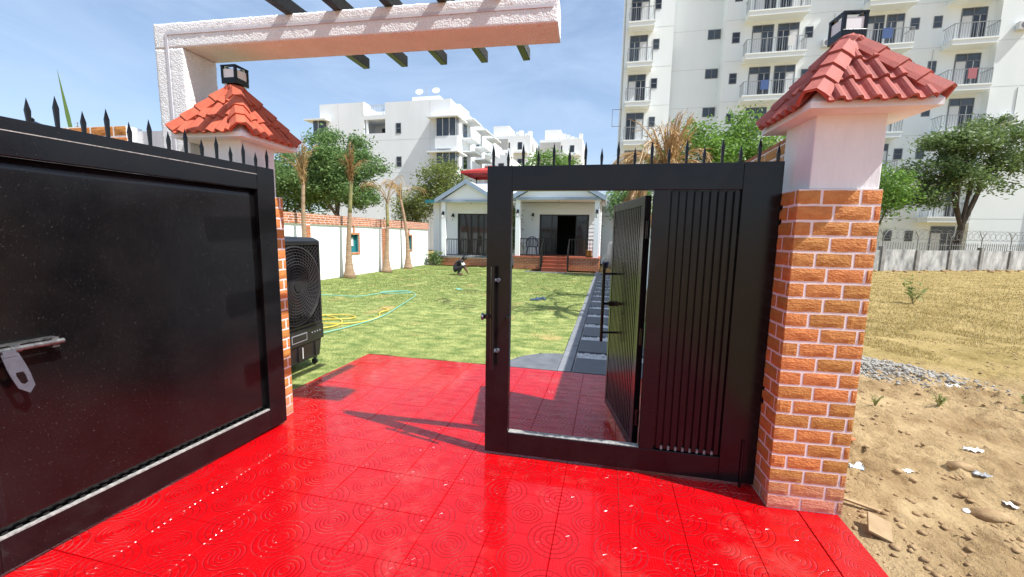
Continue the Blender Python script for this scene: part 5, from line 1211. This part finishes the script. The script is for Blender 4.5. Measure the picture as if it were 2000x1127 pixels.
def twin(a, b, z0, z1, v, split=2):
    f = T(); f.box(a, b, v - .03, v - .001, z0, z0 + .05).box(a, b, v - .03, v - .001, z1 - .05, z1).box(a, a + .05, v - .03, v - .001, z0 + .05, z1 - .05).box(b - .05, b, v - .03, v - .001, z0 + .05, z1 - .05)
    if split == 2: c = .5 * (z0 + z1); f.box(a + .05, b - .05, v - .03, v - .001, c - .025, c + .025)
    if split == 3: c = .5 * (a + b); f.box(c - .03, c + .03, v - .03, v - .001, z0 + .05, z1 - .05)
    fr = f.build('window', 'win_frame', tw); T().box(a + .045, b - .045, v - .014, v - .002, z0 + .045, z1 - .045).build('pane', R0.choice(('pane', 'pane_dark', 'pane')), fr)
def tdoor(a, b, z, v, flip):
    h1, h2 = 1.95, 2.48; f = T(); f.box(a, b, v - .05, v - .001, z + h2 - .05, z + h2).box(a, b, v - .05, v - .001, z + h1, z + h1 + .06).box(a, a + .06, v - .05, v - .001, z + .02, z + h2 - .05).box(b - .06, b, v - .05, v - .001, z + .02, z + h2 - .05); c = a + (b - a) * (.46 if flip else .54); f.box(c - .03, c + .03, v - .05, v - .001, z + .02, z + h2 - .05)
    fr = f.build('balcony_door', 'win_frame', tw)
    T().box(a + .055, b - .055, v - .016, v - .002, z + h1 + .055, z + h2 - .045).build('transom_pane', 'pane', fr)
    g = (c, b) if flip else (a, c); p = (a, c) if flip else (c, b)
    T().box(g[0] + .035, g[1] - .035, v - .016, v - .002, z + .025, z + h1).build('pane', R0.choice(('pane', 'pane_dark')), fr)
    T().box(p[0] + .035, p[1] - .035, v - .03, v - .002, z + .025, z + h1).build('door_leaf', 'frame_white', fr)
    m = .5 * (g[0] + g[1]); T().box(m - .02, m + .02, v - .04, v - .0165, z + .025, z + h1).build('glazing_bar', 'frame_white', fr)
def balcony(a, b, z, v0=BV, v1=WV):
    s = T().box(a, b, v0, v1 - .001, z - .30, z - .001).build('balcony', 'tower_paint', tw)
    T().box(a - .04, b + .04, v0 - .04, v1 - .001, z - .0005, z + .10).build('balcony_kerb', 'tower_paint', s)
    r = T(); zt = z + 1.12
    r.box(a, b, v0, v0 + .04, zt - .04, zt).box(a, a + .04, v0 + .04, v1, zt - .04, zt).box(b - .04, b, v0 + .04, v1, zt - .04, zt)
    n = int((b - a) / .16)
    for q in range(n + 1): x = a + .02 + (b - a - .04) * q / n; k = .018 if q % 6 == 0 else .009; r.box(x - k, x + k, v0 + .01, v0 + .03, z + .1, zt - .04)
    for q in range(6): y = v0 + .1 + (v1 - v0 - .15) * q / 6; r.box(a + .01, a + .03, y, y + .018, z + .1, zt - .04).box(b - .03, b - .01, y, y + .018, z + .1, zt - .04)
    r.build('balcony_railing', 'railing', s)
for n in range(0, 9):
    z = LV(n)
    if n > 0: balcony(1.1, 3.05, z); balcony(9.8, 13.85, z); balcony(17.65, 20.55, z); balcony(22.85, 25.45, z)
    tdoor(1.26, 2.67, z, WV, n % 3 == 1); twin(3.08, 3.58, z + 1.32, z + 2.12, WV)
    twin(7.45, 8.42, z + 2.35 - .1, z + 3.1 - .1, WV + 1.25, 3)
    twin(9.0, 9.55, z + 1.32, z + 2.12, WV); tdoor(10.4, 11.9, z, WV, True); tdoor(12.18, 13.64, z, WV, False); twin(14.05, 14.6, z + 1.32, z + 2.12, WV)
    twin(16.6, 17.1, z + 1.32, z + 2.12, WV); tdoor(18.0, 19.15, z, WV, True); tdoor(19.3, 20.4, z, WV, False); twin(20.8, 21.35, z + 1.32, z + 2.12, WV)
    twin(22.2, 22.72, z + 1.32, z + 2.12, WV); tdoor(23.8, 25.3, z, WV, True)
T().box(.1, .14, WV + .1, WV + .14, 10.9, 12.3).box(.1, .86, WV + .1, WV + .14, 12.26, 12.3).box(.1, .86, WV + .1, WV + .14, 10.9, 10.94).build('service_bracket', 'railing', tw)
dsh = T(); dsh.lathe([(.02, 0), (.2, .03), (.33, .12), (.31, .13), (.02, .02)], (3.2, 36.5, LV(2) + 1.2), 12); dsh.build('satellite_dish', 'frame_white', tw)

for k, (u, n, v) in enumerate(((4.0, 2, WV), (15.2, 4, WV), (15.2, 5, WV), (21.7, 4, WV), (26.6, 3, WV - .55), (26.6, 5, WV - .55), (15.3, 2, WV))):
    a = T().box(u, u + .75, v - .34, v - .02, LV(n) + .5, LV(n) + 1.02).build('air_conditioner', 'frame_white', tw, bevel=.02); T().tube([(u + .3, v - .345, LV(n) + .76), (u + .3, v - .341, LV(n) + .76)], .2, 16).build('fan_cover', 'win_frame', a)
    T().tube([(u + .72, v - .02, LV(n) + .9), (u + .72, v - .02, LV(n) + 2.9)], .025, 6).build('pipe', 'seam', tw)
M('cloth_blue', (.08, .14, .32), rough=.9); M('cloth_rose', (.45, .16, .18), rough=.9)
for a, z, w, mt in ((1.45, LV(2), .4, 'cloth_dark'), (2.2, LV(2), .5, 'cloth_rose'), (11.0, LV(4), .55, 'cloth_blue'), (12.6, LV(5), .45, 'cloth_light'), (24.0, LV(4), .5, 'cloth_rose'), (18.6, LV(5), .6, 'cloth_blue')):
    T().box(a, a + w, BV - .03, BV - .006, z + .45, z + 1.125).box(a, a + w, BV - .03, BV + .06, z + 1.1255, z + 1.14).build('laundry', mt, tw)

LBO = (-22.0, 38.0, 0)
lb = thing('apartment_block', 'white four storey flat roofed apartment block behind the big green tree', 'building', rot_site(-22, 38, -3.5), SA)
def L(): return MB(LBO)
V0 = 38.0; U0, U1 = -29.1, -15.0
m = L()                                               # front wall cut round the recessed terrace
m.box(U0, -24.1, V0, V0 + .3, 0, 14.3); m.box(-24.1, -21.8, V0, V0 + .3, 0, 11.3); m.box(-24.1, -21.8, V0, V0 + .3, 12.62, 13.05); m.box(-21.8, U1, V0, V0 + .3, 0, 14.15); m.build('front_wall', 'block_paint', lb)
m = L(); m.box(U0, -24.4, V0 + .301, 52, 0, 14.2).box(-21.5, U1 , V0 + .301, 52, 0, 14.1).box(-24.399, -21.501, V0 + 2.5, 52, 0, 14.1).box(-24.399, -21.501, V0 + .301, V0 + 2.499, 0, 11.28).box(-24.399, -21.501, V0 + .301, V0 + 2.499, 12.65, 13.04); m.build('body', 'block_paint', lb)
L().box(-23.95, -23.75, V0 + .05, V0 + .25, 11.31, 12.61).build('terrace_post', 'block_paint', lb)
r = L()
for q in range(14): x = -24.05 + q * .17; r.box(x - .02, x + .02, V0 + .1, V0 + .14, 13.06, 13.95)
r.box(-24.09, -21.81, V0 + .09, V0 + .15, 13.951, 14.0); r.build('roof_railing', 'frame_white', lb)
L().box(-24.3, -24.09, V0 - .01, V0 + 1.2, 13.06, 14.32).build('parapet_end', 'block_paint', lb)
def lwin(a, b, z0, z1, v=V0, par=lb):
    f = L(); f.box(a, b, v - .03, v - .001, z0, z0 + .06).box(a, b, v - .03, v - .001, z1 - .06, z1).box(a, a + .06, v - .03, v - .001, z0, z1).box(b - .06, b, v - .03, v - .001, z0, z1); c = .5 * (z0 + z1); f.box(a, b, v - .029, v - .0015, c - .03, c + .03)
    fr = f.build('window', 'win_frame', par); L().box(a + .05, b - .05, v - .015, v - .002, z0 + .05, z1 - .05).build('pane', 'pane_dark', fr)
for z in (11.2, 8.05, 4.9, 1.8): lwin(-20.65, -20.1, z, z + .98)
lwin(-23.6, -22.9, 11.4, 12.4, V0 + 2.5); lwin(-22.5, -21.9, 11.35, 12.5, V0 + 2.5)
for q in range(3):
    z = 12.4 - 3.13 * q                               # corner bays: slab, glazing, sill box
    L().box(-17.0, -13.9, V0 - 1.0, V0 + 1.6, z - .12, z).build('bay_slab', 'block_paint', lb)
    f = L().box(-16.2, -14.2, V0 - .6, V0 - .001, z - 1.75, z - .121).build('bay_window', 'pane', lb)
    for x in (-16.2, -15.55, -14.9, -14.25): L().box(x - .03, x + .03, V0 - .64, V0 - .602, z - 1.75, z - .122).build('mullion', 'frame_white', f)
    for y in (V0 - .3, V0 - .05): L().box(-14.199, -14.16, y - .03, y + .03, z - 1.75, z - .122).build('mullion', 'frame_white', f)
    L().box(-16.3, -14.1, V0 - .7, V0 - .001, z - 2.85, z - 1.751).build('bay_sill', 'block_paint', lb)
    L().box(-30.4, -27.9, V0 - .8, V0 + 1.2, z + .25, z + .38).build('bay_slab', 'block_paint', lb)
    g = L().box(-29.6, -28.4, V0 - .4, V0 - .001, z - 1.3, z + .249).build('bay_window', 'pane', lb); L().box(-29.03, -28.97, V0 - .43, V0 - .401, z - 1.3, z + .24).build('mullion', 'frame_white', g)
    for k, v in enumerate((41.0, 45.2, 49.0)):        # balconies along the sunny flank
        s = L().box(U1 + .001, U1 + 1.15, v, v + 2.6, z - .25 - 1.0, z - 1.1 + .0).build('side_balcony', 'block_paint', lb); L().box(U1 + 1.05, U1 + 1.16, v, v + 2.6, z - 1.099, z - .25).build('side_parapet', 'block_paint', s)
        L().box(U1 + .001, U1 + 1.3, v - .1, v + 2.7, z + .6, z + .72).build('side_canopy', 'block_paint', lb); L().box(U1 + .001, U1 + .03, v + .5, v + 1.6, z - 1.0, z + .45).build('side_window', 'pane_dark', lb)
for z in (13.9 - 3.13 * q for q in range(1, 4)): L().box(U0 + .02, U1 - .02, V0 - .006, V0 - .001, z - .15, z - .12).build('wall_seam', 'seam', lb)
L().box(-27.0, -26.96, V0 - .006, V0 - .001, .2, 14.2).build('wall_seam', 'seam', lb); L().box(-17.1, -17.06, V0 - .007, V0 - .001, .2, 14.1).build('wall_seam', 'seam', lb)
ph = L().box(-20.4, -17.4, V0 + 3, V0 + 7, 14.11, 15.5).build('roof_room', 'block_paint', lb); L().box(-17.39, -15.6, V0 + 4, V0 + 7, 14.11, 14.9).build('roof_room', 'block_paint', lb)
for x, y, zz in ((-19.8, V0 + 3.5, 15.5), (-17.9, V0 + 3.4, 15.5)):
    d = L(); d.tube([(x, y, zz), (x, y, zz + .6)], .04, 6); d.build('dish_mast', 'frame_white', lb); e = MB(); e.lathe([(.03, 0), (.25, .04), (.4, .14), (.37, .15), (.03, .03)], n=14); dd = e.build('satellite_dish', 'frame_white', lb); dd.location = (x + 22, y - V0, zz + .55); dd.rotation_euler = (1.0, .3, 0)
L().tube([(-19, V0 + 3.4, 15.5), (-19, V0 + 3.4, 16.6)], .03, 5).build('antenna', 'railing', lb)
def farblock(name, label, u, v, w, d, h, seed, grey=False):
    rr = random.Random(seed); t = thing(name, label, 'building', rot_site(u + w / 2, v, -3.5), SA, 'distant white apartment blocks'); O = (u + w / 2, v, 0)
    MB(O).box(u, u + w, v, v + d, 0, h).build('wall', 'far_paint', t)
    MB(O).box(u + w * .08, u + w * .45, v + 2, v + 7, h + .01, h + 2.4).build('stair_tower', 'far_paint', t); MB(O).box(u - .001, u + w * .5, v - .4, v - .001, h - 4.2, h - .6).build('grey_panel', 'far_grey', t) if grey else None
    for q in range(5): x = u + w * (.5 + .1 * q); MB(O).box(x, x + .7, v + 1.5 + q % 2, v + 2.5, h + .01, h + rr.uniform(.8, 1.5)).build('roof_tank', 'far_paint', t)
    MB(O).box(u + w * .55, u + w * .95, v - 1.2, v - .001, h - 3.4, h - 3.1).build('canopy_slab', 'far_paint', t)
    for fl in range(int(h / 3.1)):
        z = h - 2.4 - fl * 3.1
        for q in range(3):
            x = u + w * (.15 + .28 * q); o = MB(O).box(x, x + .9, v - .03, v - .001, z - .2, z + 1.2).build('window', 'win_frame', t); MB(O).box(x + .08, x + .82, v - .04, v - .031, z - .12, z + 1.12).build('pane', 'pane_dark', o)
        if fl < 4:
            for q in range(3): y = v + 2 + q * 4; o = MB(O).box(u + w + .001, u + w + .03, y, y + 1.1, z - .2, z + 1.3).build('window', 'win_frame', t); MB(O).box(u + w + .031, u + w + .04, y + .1, y + 1.0, z - .1, z + 1.2).build('pane', 'pane_dark', o)
farblock('far_block', 'distant white block with a square stair tower beyond the apartment block flank', -24.0, 80, 8.6, 14, 20.6, 1, True)
farblock('far_block', 'distant white block with roof tanks directly above the gate spikes', -14.6, 86, 8.6, 14, 21.0, 2, True)
farblock('far_block', 'lower distant white block tucked against the flank of the apartment block', -20.5, 62, 5.2, 12, 13.6, 3)

# ================================================================== CONCRETE WALL WITH RAZOR WIRE, OTHER SIDE OF THE PLOT
wa0, wa1 = Vector((9.0, 22.5, 0)), Vector((40.0, 36.3, 0)); wdv = (wa1 - wa0); wl_ = wdv.length; wang = math.atan2(wdv.y, wdv.x)
cw = thing('compound_wall', 'stained grey concrete panel wall with pickets and razor wire across the sandy plot', 'wall', wa0, wang)
n = 13; pw = wl_ / n
for q in range(n):
    MB().box(q * pw + .13, (q + 1) * pw - .13, -.05, .05, -.15, 1.12 + .04 * (q % 2)).build('wall_panel', 'concrete_stain', cw)
    MB().box(q * pw - .125, q * pw + .125, -.12, .12, -.15, 1.32 if q % 3 == 0 else 1.16).build('wall_post', 'concrete', cw)
    r = MB(); x = q * pw + .2
    while x < (q + 1) * pw - .15: r.box(x - .012, x + .012, -.012, .012, 1.12, 1.56); x += .19
    r.box(q * pw + .126, (q + 1) * pw - .126, -.014, .014, 1.42, 1.45); r.build('picket_rail', 'wire', cw)
    y = MB(); y.tube([(q * pw, 0, 1.2), (q * pw, 0, 1.85)], .025, 6).tube([(q * pw, 0, 1.83), (q * pw - .3, .0, 2.22)], .02, 6).tube([(q * pw, 0, 1.83), (q * pw + .3, .0, 2.22)], .02, 6); y.build('wire_arm', 'wire', cw)
z = MB(); pts = [(x, .3 * math.cos(x * 13.0), 2.0 + .3 * math.sin(x * 13.0)) for x in np.arange(0, wl_, .055)]; z.tube(pts, .009, 3, False)
for zz in (1.75, 2.1): z.tube([(0, 0, zz), (wl_, 0, zz)], .006, 3, False)
z.build('razor_wire', 'wire', cw)
hut = thing('site_hut', 'low shed with rusty orange wall and teal base past the concrete wall', 'hut', (36.5, 37.6, 0), wang); M('rust', (.30, .12, .06), (.42, .19, .10), scale=2, rough=.9)
MB().box(-2, 4, 0, 3, 0, 1.6).build('teal_base', 'teal', hut); MB().box(-2, 4, 0, 3, 1.601, 3.2).build('wall', 'rust', hut); MB().box(-2.2, 4.2, -.2, 3.2, 3.201, 3.3).build('roof', 'far_grey', hut)
pts = []
for q in range(260):
    s = R0.uniform(3, 30); p = wa0 + wdv.normalized() * s + Vector((math.sin(wang), -math.cos(wang), 0)) * abs(R0.gauss(.2, .5)); pts.append((p.x, p.y, ground_h(p.x, p.y)))
rocks(pts, .03, .16, 'clod', 'rubble', 'earth and rubble strewn along the foot of the concrete wall', 'rubble', seed=12)
